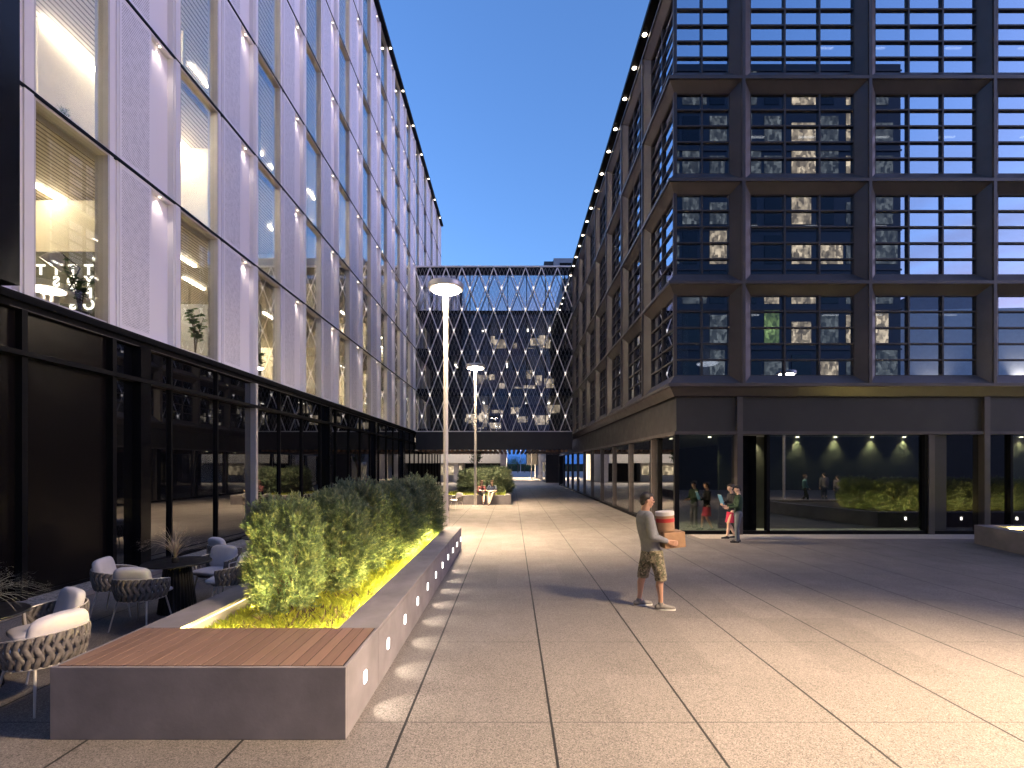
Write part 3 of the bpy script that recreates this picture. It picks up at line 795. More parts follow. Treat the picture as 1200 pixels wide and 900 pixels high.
# ------------------------------------------------------------------ far planter with seated pair
fp = empty('planter', (-2, 28, 0), 0, 'far concrete planter under the bridge on which a pair sits', 'planter')
m = MB(); m.box(-4.2, -.05, 26.9, 27.25, 0, .52); bevel(m.build('planter_wall', M['concrete_dark'], fp), .01)
m = MB(); m.box(-.40, -.05, 27.252, 36, 0, .52); bevel(m.build('planter_wall', M['concrete_dark'], fp), .01)
m = MB(); m.box(-4.2, -3.85, 27.252, 36, 0, .52); bevel(m.build('planter_wall', M['concrete_dark'], fp), .01)
m = MB(); m.box(-3.85, -.40, 27.252, 36, .1, .36); m.build('soil', M['soil'], fp)
m = MB(); m.box(-3.8, -.5, 27.26, 27.275, .44, .46); m.build('led_strip', M['strip_mid'], fp)
m = MB(); m.box(-.42, -.405, 27.3, 35.9, .44, .46); m.build('led_strip', M['strip_mid'], fp)
for i, (x, y, s_, lb) in enumerate([(-2.6,29.6,1.12,'far rounded shrub left of the seated pair'),(-1.85,29.0,1.1,'far golden shrub behind the seated woman'),
        (-1.15,28.7,1.12,'far golden shrub behind the seated man'),(-.75,30.0,1.2,'far shrub at the right corner of the far planter'),(-1.7,31.5,1.25,'tallest shrub at the back of the far planter')]):
    shrub((x,y,.36), i % 3, (s_*1.35,s_*1.35,s_), 2.3*i+.4, lb)
tag(cover('ground_cover', lambda rd: (rd.uniform(-3.8,-.45), rd.uniform(27.3,30)), 3000, 8, M['cover'], .15, .3, 3), 'yellow green ground cover in the far planter behind the seated pair', 'ground cover', kind='stuff')

# ------------------------------------------------------------------ right low planter
rp = empty('planter', (15, 10, 0), 0, 'low concrete planter wall cut by the right edge near the shopfront', 'planter')
C0 = [(13.0,13.6),(12.45,11.6),(11.6,7.2),(22,7.2),(22,13.6)]
def inset(poly, d):
    out = []; n = len(poly)
    for i in range(n):
        p0, p1, p2 = Vector(poly[i-1]), Vector(poly[i]), Vector(poly[(i+1)%n])
        a = (p1-p0).normalized(); b = (p2-p1).normalized()
        na, nb = Vector((-a.y,a.x)), Vector((-b.y,b.x)); q = (na+nb); q = q/ max(.3, q.dot(na))
        out.append(tuple(p1 + q*d))
    return out
Ci = inset(C0, .35)
for i in range(5):
    j = (i+1) % 5
    m = MB(); m.prism([C0[i], C0[j], Ci[j], Ci[i]], 0, .52); m.build('planter_wall', M['concrete_dark'], rp)
m = MB(); m.prism(inset(C0,.352), .1, .42); m.build('soil', M['soil'], rp)
for i in range(8):
    o = put('wall_light', ME_wl, rp, Vector((14.0+.99*i, 13.604, .30)) - Vector(rp.location), PI/2)
q0, q1 = Vector((*Ci[1], 0)), Vector((*Ci[0], 0)); m = MB(); m.cyl(q0+Vector((.03,.3,.47)), q1+Vector((.03,-.3,.47)), .012, n=6); m.build('led_strip', M['strip_yellow'], rp)  # unseen strip added to light the shrubs on this side
m = MB(); m.box(13.6, 21.6, 13.21, 13.225, .45, .47); m.build('led_strip', M['strip_mid'], rp)
for i in range(8):
    shrub((14.55+.95*i, 12.2-.35*(i%2), .42), i % 3, (1.2,1.2,.88), i*1.1, '%s needle shrub along the front of the right low planter from its corner' % ['first','second','third','fourth','fifth','sixth','seventh','eighth'][i])

for i in range(7):
    x, y, dx, dy = (13.9+.95*i, 13.12, .1, -.5) if i < 6 else (12.75-.25*(i-6), 11.0-1.1*(i-6), .5, -.1)
    m = MB(); m.cyl((x,y,.42),(x,y,.48),.022,.026,10); m.build('added_uplight', M['black'], rp)  # uplights added to brighten the dark shrubs of this planter
    spot((x,y,.50),(x+dx,y+dy,1.0), 16, (1,.78,.25), 130, .9, .02, rp)
for i, (x, y) in enumerate(((13.9,11.3),)):
    shrub((x,y,.42), i, (1.25,1.25,.9), i*1.7, ['shrub at the near left corner of the right low planter','middle shrub on the left side of the right low planter','rear shrub on the left side of the right low planter'][i])
# ------------------------------------------------------------------ cafe tables, chairs and grasses
M['table_top'] = plain('table_black', (.012,.012,.014), .35, var=.1)
M['table_base'] = plain('table_base', (.015,.014,.014), .4, var=.2)
M['cushion'] = plain('cushion_fabric', (.60,.56,.56), .85, var=.06, scale=6, bump=.25, bscale=350)
M['rope'] = plain('woven_rope', (.17,.148,.128), .8, var=.22, scale=25, bump=.3, bscale=200)
M['chair_leg'] = plain('chair_leg', (.66,.60,.53), .35, metal=.3, var=.03)
def make_table(loc):
    t = empty('cafe_table', loc, 0, 'x', 'table', 'round cafe tables')
    L = Vector(loc)
    m = MB(); m.lathe([(.43,.715),(.45,.722),(.45,.738),(.445,.742)], L, 48); m.build('tabletop', M['table_top'], t)
    m = MB(); m.lathe([(.24,0.0),(.24,.02),(.17,.55),(.15,.714)], L, 30)
    for i in range(30):
        a = 2*PI*i/30; c, s_ = math.cos(a), math.sin(a)
        m.cyl(L+Vector((c*.243,s_*.243,.0)), L+Vector((c*.165,s_*.165,.713)), .013, .010, 6)
    m.build('fluted_base', M['table_base'], t); return t
def rounded(name, mat, parent, sx, sy, sz, c, rx=0, ry=0, e=.42, q=.75):
    """soft cushion: superellipsoid"""
    vs = []; nu, nv = 32, 16; fs = []
    pw = lambda v, q: math.copysign(abs(v)**q, v)
    for j in range(nv+1):
        ph = -PI/2 + PI*j/nv
        for i in range(nu):
            t = 2*PI*i/nu
            x = pw(math.cos(ph),q)*pw(math.cos(t),e); y = pw(math.cos(ph),q)*pw(math.sin(t),e); z = pw(math.sin(ph),q)
            wob = 1+.03*math.sin(5*t+2*ph)
            vs.append(Vector((x*sx*wob, y*sy*wob, z*sz)))
    for j in range(nv):
        for i in range(nu): fs.append((j*nu+i, j*nu+(i+1)%nu, (j+1)*nu+(i+1)%nu, (j+1)*nu+i))
    Mx = Matrix.Rotation(rx,3,'X') @ Matrix.Rotation(ry,3,'Y')
    m = MB(); m.add([Vector(c) + Mx @ v for v in vs], fs)
    me = m.mesh(name, mat, smooth=True); return put(name, me, parent)
def make_chair():
    """local: seat faces +X, back at -X"""
    t = empty('cafe_chair', (0,0,0), 0, 'x', 'chair', 'woven cafe chairs at the round tables')
    def rim(a, top): # tub curve, angle measured from the back
        rx_, ry_ = .30, .315
        return Vector((-.02 - rx_*math.cos(a), ry_*math.sin(a), top))
    A = R(118)
    topz = lambda a: .70 - .07*(abs(a)/A)**2
    botz = .40
    frame = MB()
    n = 28
    pts = [rim(-A+2*A*i/n, topz(-A+2*A*i/n)) for i in range(n+1)]
    frame.tube(pts, .008, 6)
    low = [rim(-A+2*A*i/n, botz)*1 for i in range(n+1)]
    low = [Vector((p.x*.88,p.y*.88,p.z)) for p in low]
    frame.tube(low, .010, 6)
    frame.tube([pts[0], low[0]], .011, 6); frame.tube([pts[-1], low[-1]], .011, 6)
    frame.tube([low[0], low[-1]], .010, 6)
    put('metal_frame', frame.mesh('metal_frame', M['chair_leg']), t)
    # plaited rope straps crossing each other
    rope = MB(); K = 19
    for fam in (1, -1):
        for i in range(K):
            a0 = -A+.04 + (2*A-.08)*i/(K-1)
            a1 = max(-A+.02, min(A-.02, a0 + fam*.36))
            prev = None; S_ = 6
            for q in range(S_+1):
                u = q/S_; a = a0 + (a1-a0)*u
                sc_ = 1 - .12*u; z = topz(a)*(1-u) + botz*u
                c = rim(a, z); bulge = 1 + .05*math.sin(PI*u) + .018*math.sin(2*PI*u*1.5 + (0 if fam > 0 else PI))
                c = Vector((c.x*sc_*bulge, c.y*sc_*bulge, z))
                tng = Vector((math.sin(a), math.cos(a), 0)); nr = Vector((-math.cos(a), math.sin(a), 0))
                w_ = .027
                ring = [c - tng*w_, c - tng*w_*.3 + nr*.010, c + tng*w_*.3 + nr*.010, c + tng*w_, c - nr*.006]
                if prev: rope.add(prev+ring, [(k2,(k2+1)%5,5+(k2+1)%5,5+k2) for k2 in range(5)])
                prev = ring
    put('woven_back', rope.mesh('woven_back', M['rope'], smooth=True), t)
    for sx, sy in ((1,1),(1,-1),(-1,1),(-1,-1)):
        m = MB(); m.cyl((sx*.17-.02, sy*.19, .41), (sx*.25-.02, sy*.25, .0), .012, .009, 8)
        put('leg', m.mesh('leg', M['chair_leg']), t)
    m = MB(); m.lathe([(.25,0),(.27,.02),(.26,.035)], (0,0,.385), 24); put('seat_pan', m.mesh('seat_pan', M['rope']), t)
    rounded('seat_cushion', M['cushion'], t, .27, .265, .05, (.035,0,.455), e=.55)
    rounded('back_cushion', M['cushion'], t, .075, .245, .19, (-.175,0,.655), ry=R(-14), e=.75, q=.48)
    return t
def plant_tuft(name, loc, label, mat, n, spread, hgt, pot=True, seed=1):
    rd = random.Random(seed); t = empty(name, loc, 0, label, 'plant')
    L = Vector(loc); m = MB()
    for _ in range(n):
        a = rd.uniform(0,2*PI); l = rd.uniform(.6,1)*hgt; sp_ = rd.uniform(.1,1)*spread
        d = Vector((math.cos(a), math.sin(a), 0)); pv = Vector((-d.y, d.x, 0)); w_ = rd.uniform(.0035,.0065)
        prev = None
        for q in range(7):
            u = q/6; p = L + d*(sp_*u**1.5) + Vector((0,0,.05 + l*u - .62*sp_*u**3))
            ww = w_*(1-.8*u)
            cur = (p-pv*ww, p+pv*ww)
            if prev: m.add([prev[0],prev[1],cur[1],cur[0]], [(0,1,2,3)])
            prev = cur
        if rd.random() < .35:     # feathery tip
            for _k in range(14):
                f = p + Vector((rd.gauss(0,.014), rd.gauss(0,.014), rd.gauss(-.01,.02))); e = f + d*.03 + Vector((rd.gauss(0,.02),rd.gauss(0,.02),rd.gauss(0,.02)))
                m.add([f-pv*.0012, f+pv*.0012, e], [(0,1,2)])
    m.build('blades', mat, t, fix=False)
    if pot:
        m = MB(); m.lathe([(.035,0),(.045,.01),(.05,.07),(.042,.075)], L, 16); m.build('pot', M['table_base'], t)
    return t
chair0 = make_chair(); used = []
def chair(x, y, look, label):
    rz = math.atan2(look[1]-y, look[0]-x)
    if not used:
        chair0.location = (x,y,0); chair0.rotation_euler = (0,0,rz); chair0['label'] = label; used.append(1); return chair0
    return dup(chair0, (x,y,0), rz, label)
TB = [(-5.30,4.70),(-5.05,7.30),(-5.05,9.95),(-5.05,12.6),(-3.3,23.4)]
tl = ['round black cafe table cut by the left edge','round black cafe table with dry grass between bench and dark glass','round black cafe table behind the needle shrubs','round black cafe table hidden behind the far end of the shrubs','small round cafe table beyond the lamp pole near the far planter']
for p, l in zip(TB, tl):
    t = make_table((p[0],p[1],0)); t['label'] = l
chair(-4.96, 5.17, (-5.3,4.6), 'woven chair behind the left edge table, its cushion facing the viewer')
chair(-4.36, 4.50, TB[0], 'nearest woven chair, its rope back turned to the wooden bench')
chair(-5.05, 6.62, TB[1], 'woven chair with its back to the viewer before the grass topped table')
chair(-5.80, 7.15, (-5.0,7.4), 'woven chair against the dark glass left of the grass topped table')
chair(-4.92, 8.02, TB[1], 'woven chair on the far side of the grass topped table facing us')
chair(-4.33, 7.45, TB[1], 'woven chair between the grass topped table and the nearest shrub')
chair(-5.45, 9.25, TB[2], 'woven chair at the table hidden behind the shrubs, near side by the glass')
chair(-4.45, 9.6, TB[2], 'woven chair right of the table behind the shrubs')
chair(-5.3, 10.7, TB[2], 'woven chair on the far side of the table behind the shrubs')
chair(-5.6, 12.2, TB[3], 'woven chair by the dark glass at the last table of the row')
chair(-4.6, 13.2, TB[3], 'woven chair on the far side of the last table of the row')
chair(-3.9, 23.1, TB[4], 'woven chair left of the small far table')
chair(-2.75, 23.9, TB[4], 'woven chair right of the small far table')
plant_tuft('dry_grass', (-5.05,7.25,.74), 'pale dry grass tuft on the black table behind the bench', M['straw'], 85, .62, .60, True, 3)
plant_tuft('grey_grass', (-5.26,4.78,.74), 'grey green feathery grass on the table at the left edge', M['greygrass'], 150, .58, .52, True, 4)
plant_tuft('dry_grass', (-5.05,9.95,.74), 'dry grass tuft on the table behind the shrubs', M['straw'], 50, .34, .4, True, 5)

# ------------------------------------------------------------------ plants and lamp seen in the lit rooms
def leafy(name, loc, h, spread, n, leaf, label, seed):
    rd = random.Random(seed); t = empty(name, loc, 0, label, 'plant', None); L = Vector(loc)
    st = MB(); lf = MB()
    ends = []
    for _ in range(5):
        a = rd.uniform(0,2*PI); e = Vector((math.cos(a)*spread*.6*rd.random(), math.sin(a)*spread*.6, h*rd.uniform(.65,1)))
        st.tube([L, L+Vector((e.x*.3,e.y*.3,e.z*.5)), L+e], [.014,.011,.006], 5); ends.append(e)
    for _ in range(n):
        e = rd.choice(ends); u = rd.uniform(.4,1.05); p = L + Vector((e.x*u*u, e.y*u*u, e.z*u))
        a = rd.uniform(0,2*PI); d = Vector((math.cos(a), math.sin(a), rd.uniform(-.2,.7))).normalized(); l = leaf*rd.uniform(.6,1.2)
        sd = d.cross(Vector((0,0,1))).normalized()*l*.32; dn = Vector((0,0,-.12*l))
        lf.add([p, p+d*l*.35+sd*.8, p+d*l*.7+sd, p+d*l+dn, p+d*l*.7-sd, p+d*l*.35-sd*.8], [(0,1,2,3,4,5)])
    st.build('stem', M['bark'], t); lf.build('foliage', M['broad'], t, fix=False)
    m = MB(); m.lathe([(.10,0),(.13,.02),(.15,.22),(.13,.23)], L+Vector((0,0,-.2)), 18); m.build('pot', M['table_base'], t)
    return t
leafy('potted_plant', (-8.55,13.05,5.15), 1.25, .42, 90, .20, 'fiddle leaf plant behind the second tall window of the lowest storey', 21)
leafy('potted_plant', (-8.42,9.42,5.16), .95, .40, 150, .11, 'dark twiggy plant in the corner window in front of the lettered wall', 22)
leafy('potted_plant', (-8.6,16.5,5.15), 1.1, .3, 60, .16, 'small leafy plant behind the third tall window of the lowest storey', 23)
m_ = plant_tuft('potted_grass', (-8.62,9.28,8.5), 'bright green potted grass on the sill of the upper corner window', M['broad'], 160, .16, .55, True, 9)
for o in m_.children:
    if o.name.startswith('blades'): o.scale = (1,1,1)
dl = empty('desk_lamp', (-8.95,9.55,5.6), 0, 'big grey desk lamp with tilted cone shade inside the corner window', 'lamp')
m = MB(); Q = Vector((-8.95,9.55,5.6)); d_ = Vector((-.35,-.15,-.55)).normalized()
a_ = d_.orthogonal().normalized(); b2 = d_.cross(a_); top = Q + Vector((.05,0,.78))
prof = [(.03,0),(.09,.04),(.15,.14),(.19,.30)]
vs = []; fs = []
for r_, l_ in prof:
    for i in range(24):
        t = 2*PI*i/24; vs.append(top + d_*l_ + a_*(r_*math.cos(t)) + b2*(r_*math.sin(t)))
for k_ in range(3):
    for i in range(24): fs.append((k_*24+i, k_*24+(i+1)%24, (k_+1)*24+(i+1)%24, (k_+1)*24+i))
m.add(vs, fs); m.build('lamp_shade', plain('shade_grey', (.34,.31,.28), .5), dl)
m = MB(); m.tube([top, top+Vector((.28,.1,-.25)), Q+Vector((.12,.05,.02))], .012, 6); m.build('arm', M['black'], dl)
m = MB(); m.lathe([(.11,.0),(.11,.02),(.03,.03)], Q+Vector((.12,.05,0)), 20); m.build('lamp_foot', M['black'], dl)
m = MB(); m.ball(top+d_*.24, .06); m.build('bulb', M['room_light'], dl)
wt = empty('desk', (-9.05,9.6,4.95), 0, 'round white desk under the grey lamp inside the corner window', 'desk')
m = MB(); m.lathe([(.48,.60),(.52,.62),(.52,.64)], (-9.05,9.6,4.95), 36); m.build('desk_top', M['white'], wt)
m = MB(); m.cyl((-9.05,9.6,4.95),(-9.05,9.6,5.56),.05,.05,14); m.lathe([(.25,0),(.25,.02)],(-9.05,9.6,4.95),24); m.build('pedestal', M['white'], wt)
# ------------------------------------------------------------------ people
def remeshed(name, mat, prims, voxel, parent, smooth_it=4, cut=None):
    m = MB()
    for p in prims:
        if p[0] == 'c':
            _, a, b, r0, r1 = p; a = Vector(a); b = Vector(b)
            m.ball(a, r0, 14, 10); m.ball(b, r1, 14, 10); m.cyl(a, b, r0, r1, 16)
        elif p[0] == 'e':
            m.ball(p[1], p[2], 18, 12, p[3] if len(p) > 3 else None)
        elif p[0] == 'l':     # elliptical lofted tube: list of (center, rx, ry)
            rings = p[1]; n = 20; vs = []; fs = []
            for c, rx, ry in rings:
                for i in range(n):
                    t = 2*PI*i/n; vs.append((c[0]+rx*math.cos(t), c[1]+ry*math.sin(t), c[2]))
            for k in range(len(rings)-1):
                for i in range(n): fs.append((k*n+i, k*n+(i+1)%n, (k+1)*n+(i+1)%n, (k+1)*n+i))
            fs.append(tuple(range(n))[::-1]); fs.append(tuple(range((len(rings)-1)*n, len(rings)*n)))
            m.add(vs, fs)
    me = m.mesh('tmp', mat)
    o = bpy.data.objects.new('tmp', me); COL.objects.link(o)
    r = o.modifiers.new('r', 'REMESH'); r.mode = 'VOXEL'; r.voxel_size = voxel; r.use_smooth_shade = True
    s = o.modifiers.new('s', 'SMOOTH'); s.factor = .5; s.iterations = smooth_it
    dg = bpy.context.evaluated_depsgraph_get()
    out = bpy.data.meshes.new_from_object(o.evaluated_get(dg)); out.name = name
    bpy.data.objects.remove(o)
    if not out.materials: out.materials.append(mat)
    out.polygons.foreach_set('use_smooth', [True]*len(out.polygons))
    return put(name, out, parent)
M['skin'] = plain('skin', (.46,.25,.165), .5, var=.06, scale=30)
M['skin_pale'] = plain('skin_pale', (.58,.38,.29), .5, var=.05, scale=30)
M['hair_dark'] = plain('hair_dark', (.022,.016,.012), .55, var=.4, scale=120)
M['hair_brown'] = plain('hair_brown', (.10,.05,.03), .55, var=.4, scale=120)
M['eye'] = plain('eye_dark', (.02,.015,.012), .2, var=0)
def cloth(name, col, var=.1, scale=12): return plain(name, col, .85, var=var, scale=scale, bump=.8, bscale=14)
M['sweater'] = cloth('grey_sweater', (.17,.17,.185))
M['shoe'] = plain('shoe_grey', (.17,.155,.14), .6, var=.15, scale=40)
M['sole'] = plain('shoe_sole', (.6,.58,.54), .6, var=.05)
M['black_cloth'] = cloth('black_cloth', (.014,.014,.018))
M['crimson'] = cloth('crimson_cloth', (.42,.02,.07))
M['green_cloth'] = cloth('green_sweater', (.02,.045,.022))
M['grey_trouser'] = cloth('grey_trousers', (.12,.13,.15))
M['navy'] = cloth('navy_shirt', (.02,.03,.06))
M['beige_trouser'] = cloth('beige_trousers', (.36,.31,.25))
M['black_shoe'] = plain('black_shoe', (.015,.014,.014), .35, var=.1)
m, nt, b = newmat('camo_cloth')
P = objco(nt)
n1 = noise(nt, P, 17, 3); n2 = noise(nt, P, 26, 3)
mp = N(nt, 'ShaderNodeMapping'); mp.inputs['Location'].default_value = (7,3,1); nt.links.new(P, mp.inputs[0]); n3 = noise(nt, mp.outputs[0], 21, 3)
c = mixc(nt, math_node(nt, 'GREATER_THAN', n1, .52), (.22,.18,.115), (.105,.10,.055))
c = mixc(nt, math_node(nt, 'GREATER_THAN', n2, .58), c, (.055,.042,.028))
c = mixc(nt, math_node(nt, 'GREATER_THAN', n3, .60), c, (.34,.29,.20))
nt.links.new(c, b.inputs['Base Color']); b.inputs['Roughness'].default_value = .85
M['camo'] = m
def head_prims(c, yaw=0, pitch=0, s=1.0, female=False):
    """skull, jaw, nose, lips, brows, ears; looks along +x turned by yaw, nodding by pitch"""
    Rm = Matrix.Rotation(yaw, 3, 'Z') @ Matrix.Rotation(pitch, 3, 'Y'); C = Vector(c)
    W = lambda x, y, z: C + Rm @ (Vector((x,y,z))*s)
    E = lambda p, r: ('e', W(*p), tuple(q*s for q in r), Rm)
    pr = [E((-.012,0,.025),(.098,.076,.092)), E((.022,0,-.035),(.070,.060,.078)), E((.050,0,-.085),(.032,.036,.026)),
          E((.075,0,.022),(.020,.055,.014)), E((.099,0,-.018),(.016,.014,.013)), ('c', W(.088,0,.015), W(.106,0,-.014), .009*s, .012*s),
          E((.088,0,-.052),(.011,.024,.007)), E((.086,0,-.062),(.010,.022,.007)), E((.062,.038,-.012),(.025,.022,.018)), E((.062,-.038,-.012),(.025,.022,.018)),
          E((-.012,.078,-.012),(.020,.012,.032)), E((-.012,-.078,-.012),(.020,.012,.032))]
    hair = [E((-.030,0,.042),(.094,.084,.088)), E((.025,0,.085),(.062,.066,.036)), E((-.068,0,-.015),(.045,.068,.072))]
    eyes = [W(.084,.031,.006), W(.084,-.031,.006)]
    return pr, hair, eyes, W
def hand_prims(wr, tip_dir, palm_n, curl=.6, s=1.0, side=1):
    """palm and five separate bent fingers; wr wrist, tip_dir along the hand, palm_n palm normal"""
    d = Vector(tip_dir).normalized(); nrm = Vector(palm_n); nrm = (nrm - d*nrm.dot(d)).normalized(); sd = d.cross(nrm)*side
    w = Vector(wr); pr = []
    for k in range(4):
        o = (k-1.5)*.021*s
        pr.append(('c', w + sd*o*.6 + d*.012*s, w + sd*o + d*.085*s, .016*s, .012*s))
        ln = (.068,.078,.072,.056)[k]*s
        a = w + sd*o*1.05 + d*.088*s; m1 = a + (d*math.cos(curl*.5) + nrm*math.sin(curl*.5))*ln*.5
        m2 = m1 + (d*math.cos(curl*1.1) + nrm*math.sin(curl*1.1))*ln*.5
        pr += [('c', a, m1, .0095*s, .009*s), ('c', m1, m2, .009*s, .0075*s)]
    t0 = w - sd*.026*s + d*.03*s; t1 = t0 - sd*.030*s + d*.03*s + nrm*.012*s; t2 = t1 + d*.034*s + nrm*.014*s
    pr += [('c', t0, t1, .013*s, .011*s), ('c', t1, t2, .011*s, .009*s)]
    return pr
def shoe_prims(a, toe, s=1.0):
    a = Vector(a); toe = Vector(toe); d = (toe-a); d.z = 0; d.normalize()
    h = Vector((a.x, a.y, 0)) - d*.045*s; L = 1.0
    return [('c', h+Vector((0,0,.040*s)), h+d*.10*s+Vector((0,0,.045*s)), .040*s, .042*s), ('c', h+d*.10*s+Vector((0,0,.040*s)), h+d*.215*s+Vector((0,0,.030*s)), .042*s, .030*s),
            ('c', Vector((a.x,a.y,.05*s)), Vector((a.x,a.y,.085*s)), .044*s, .040*s)]

# man carrying two boxes
man = empty('person', (2.175, 7.47, 0), 0, 'man in grey sweater and camouflage shorts carrying two boxes across the plaza', 'person')
hp, hh, ey, W = head_prims((-.085,0,1.655), 0, R(6))
ARM_R = [(-.115,-.205,1.405), (-.085,-.255,1.135), (.175,-.185,1.045)]
ARM_L = [(-.115,.205,1.405), (-.06,.255,1.13), (.185,.190,1.035)]
LEG_R = [(.0,-.095,.90), (.085,-.115,.50), (.085,-.12,.085)]
LEG_L = [(-.03,.095,.90), (-.115,.105,.50), (-.185,.115,.085)]
body = list(hp) + [('c', (-.125,0,1.47), (-.095,0,1.60), .064, .060), ('l', [((-.02,0,.84),.09,.14),((-.035,0,.98),.095,.135),((-.09,0,1.25),.115,.165),((-.125,0,1.43),.09,.15)])]
for A, sy in ((ARM_R,-1),(ARM_L,1)):
    body += [('c', A[0], A[1], .050, .042), ('c', A[1], A[2], .041, .029)]
for Lg in (LEG_R, LEG_L):
    k_ = Vector(Lg[1]); an = Vector(Lg[2]); ca = k_.lerp(an, .32) + Vector((-.018,0,0))
    body += [('c', (Lg[0][0]-.02,Lg[0][1],Lg[0][2]-.05), Lg[1], .068, .056), ('c', Lg[1], ca, .054, .056), ('c', ca, k_.lerp(an,.75), .055, .036), ('c', k_.lerp(an,.75), Lg[2], .036, .035), ('c', Lg[2], an+Vector((.08,0,-.04)), .036, .03)]
body += hand_prims(ARM_R[2], (.93,-.02,-.22), (.15,1,.1), .55, 1.05, 1)
body += hand_prims(ARM_L[2], (.93,.02,-.22), (.15,-1,.1), .55, 1.05, -1)
remeshed('body', M['skin'], body, .0062, man, 3)
remeshed('hair', M['hair_dark'], hh, .006, man, 2)
for e in ey:
    m = MB(); m.ball(e, .010, 8, 6); put('eye', m.mesh('eye', M['eye']), man)
sw = [('l', [((-.028,0,.88),.145,.175),((-.035,0,.93),.142,.175),((-.045,0,1.02),.142,.172),((-.085,0,1.20),.150,.185),((-.115,0,1.34),.142,.190),((-.128,0,1.43),.115,.165),((-.125,0,1.50),.075,.085)])]
for A in (ARM_R, ARM_L):
    a = Vector(A[0]); sw += [('c', A[0], A[1], .076, .062), ('c', A[1], Vector(A[1]).lerp(Vector(A[2]), .86), .062, .043), ('c', (a.x,a.y*.72,a.z+.02), A[0], .082, .076)]
    for u in (.15,.4,.7,.95):
        q = Vector(A[0]).lerp(Vector(A[1]), u); sw.append(('e', q, (.073-.012*u,.073-.012*u,.012)))
    sw.append(('c', Vector(A[1])+Vector((.03,0,.02)), Vector(A[1])+Vector((.07,0,.04)), .05, .03))
remeshed('sweater', M['sweater'], sw, .009, man, 3)
sh_ = [('l', [((-.025,0,.72),.150,.185),((-.025,0,.82),.152,.185),((-.03,0,.91),.138,.168)])]
for Lg in (LEG_R, LEG_L):
    h_, k_ = Vector(Lg[0]), Vector(Lg[1]); an = Vector(Lg[2])
    e_ = k_.lerp(an, .14)
    sh_ += [('l', [((e_.x,e_.y,e_.z),.088,.085),((k_.x,k_.y,k_.z+.02),.092,.088),(tuple(h_.lerp(k_,.5)),.108,.098),(tuple(h_),.12,.10)])]
    sh_ += [('e', h_.lerp(k_,.72)+Vector((-.02, math.copysign(.085,h_.y), 0)), (.055,.022,.07))]
remeshed('shorts', M['camo'], sh_, .009, man, 2)
for Lg, yaw in ((LEG_R,-.15),(LEG_L,.1)):
    o = remeshed('shoe', M['shoe'], shoe_prims(Lg[2], (Lg[2][0]+math.cos(yaw), Lg[2][1]+math.sin(yaw), 0), 1.08), .006, man, 2)
    a = Vector(Lg[2]); d = Vector((math.cos(yaw), math.sin(yaw), 0)); sd = Vector((-d.y,d.x,0))
    m = MB(); pts = []
    for i in range(20):
        t = 2*PI*i/20; u = math.cos(t); v = math.sin(t)
        q = a + d*(.075+.145*u) + sd*(.046+.006*u)*v; pts.append((q.x,q.y))
    m.prism(pts, .002, .022); q = m.mesh('sole', M['sole']); put('sole', q, o)
# the two boxes he holds
M['kraft'] = plain('kraft_board', (.36,.21,.115), .8, var=.14, scale=9)
M['kraft_white'] = plain('white_lid', (.62,.57,.53), .7, var=.05)
M['red_tape'] = plain('red_ribbon', (.45,.03,.025), .5, var=.05)
bx1 = empty('cardboard_box', (2.175+.285, 7.47, .945), 0, 'square brown cardboard box held in the man\'s hands', 'box')
m = MB(); m.box(-.165,.165,-.155,.155,0,.235); o = put('carton', m.mesh('carton', M['kraft']), bx1); bevel(o, .006)
m = MB(); m.box(-.166,.166,-.028,.028,.2355,.2375); m.box(-.1675,-.1658,-.028,.028,.16,.2355); m.box(.1658,.1675,-.028,.028,.16,.2355); put('tape', m.mesh('tape', plain('parcel_tape', (.42,.29,.17), .35, var=.05)), bx1)
bx1.rotation_euler = (0, R(-4), R(6))
bx2 = empty('round_box', (2.175+.20, 7.47, 1.190), 0, 'round hat box with red band on top of the square carton', 'box')
m = MB(); m.lathe([(.130,0),(.132,.003),(.137,.285)], (0,0,0), 36); put('drum', m.mesh('drum', M['kraft']), bx2)
m = MB(); m.lathe([(.1385,.235),(.1405,.236),(.1415,.288),(.137,.296),(.02,.298)], (0,0,0), 36); put('lid', m.mesh('lid', M['kraft_white']), bx2)
m = MB(); m.lathe([(.1365,.135),(.1372,.137),(.1392,.192),(.1384,.194)], (0,0,0), 36); put('ribbon', m.mesh('ribbon', M['red_tape']), bx2)
bx2.rotation_euler = (0, R(-4), 0)

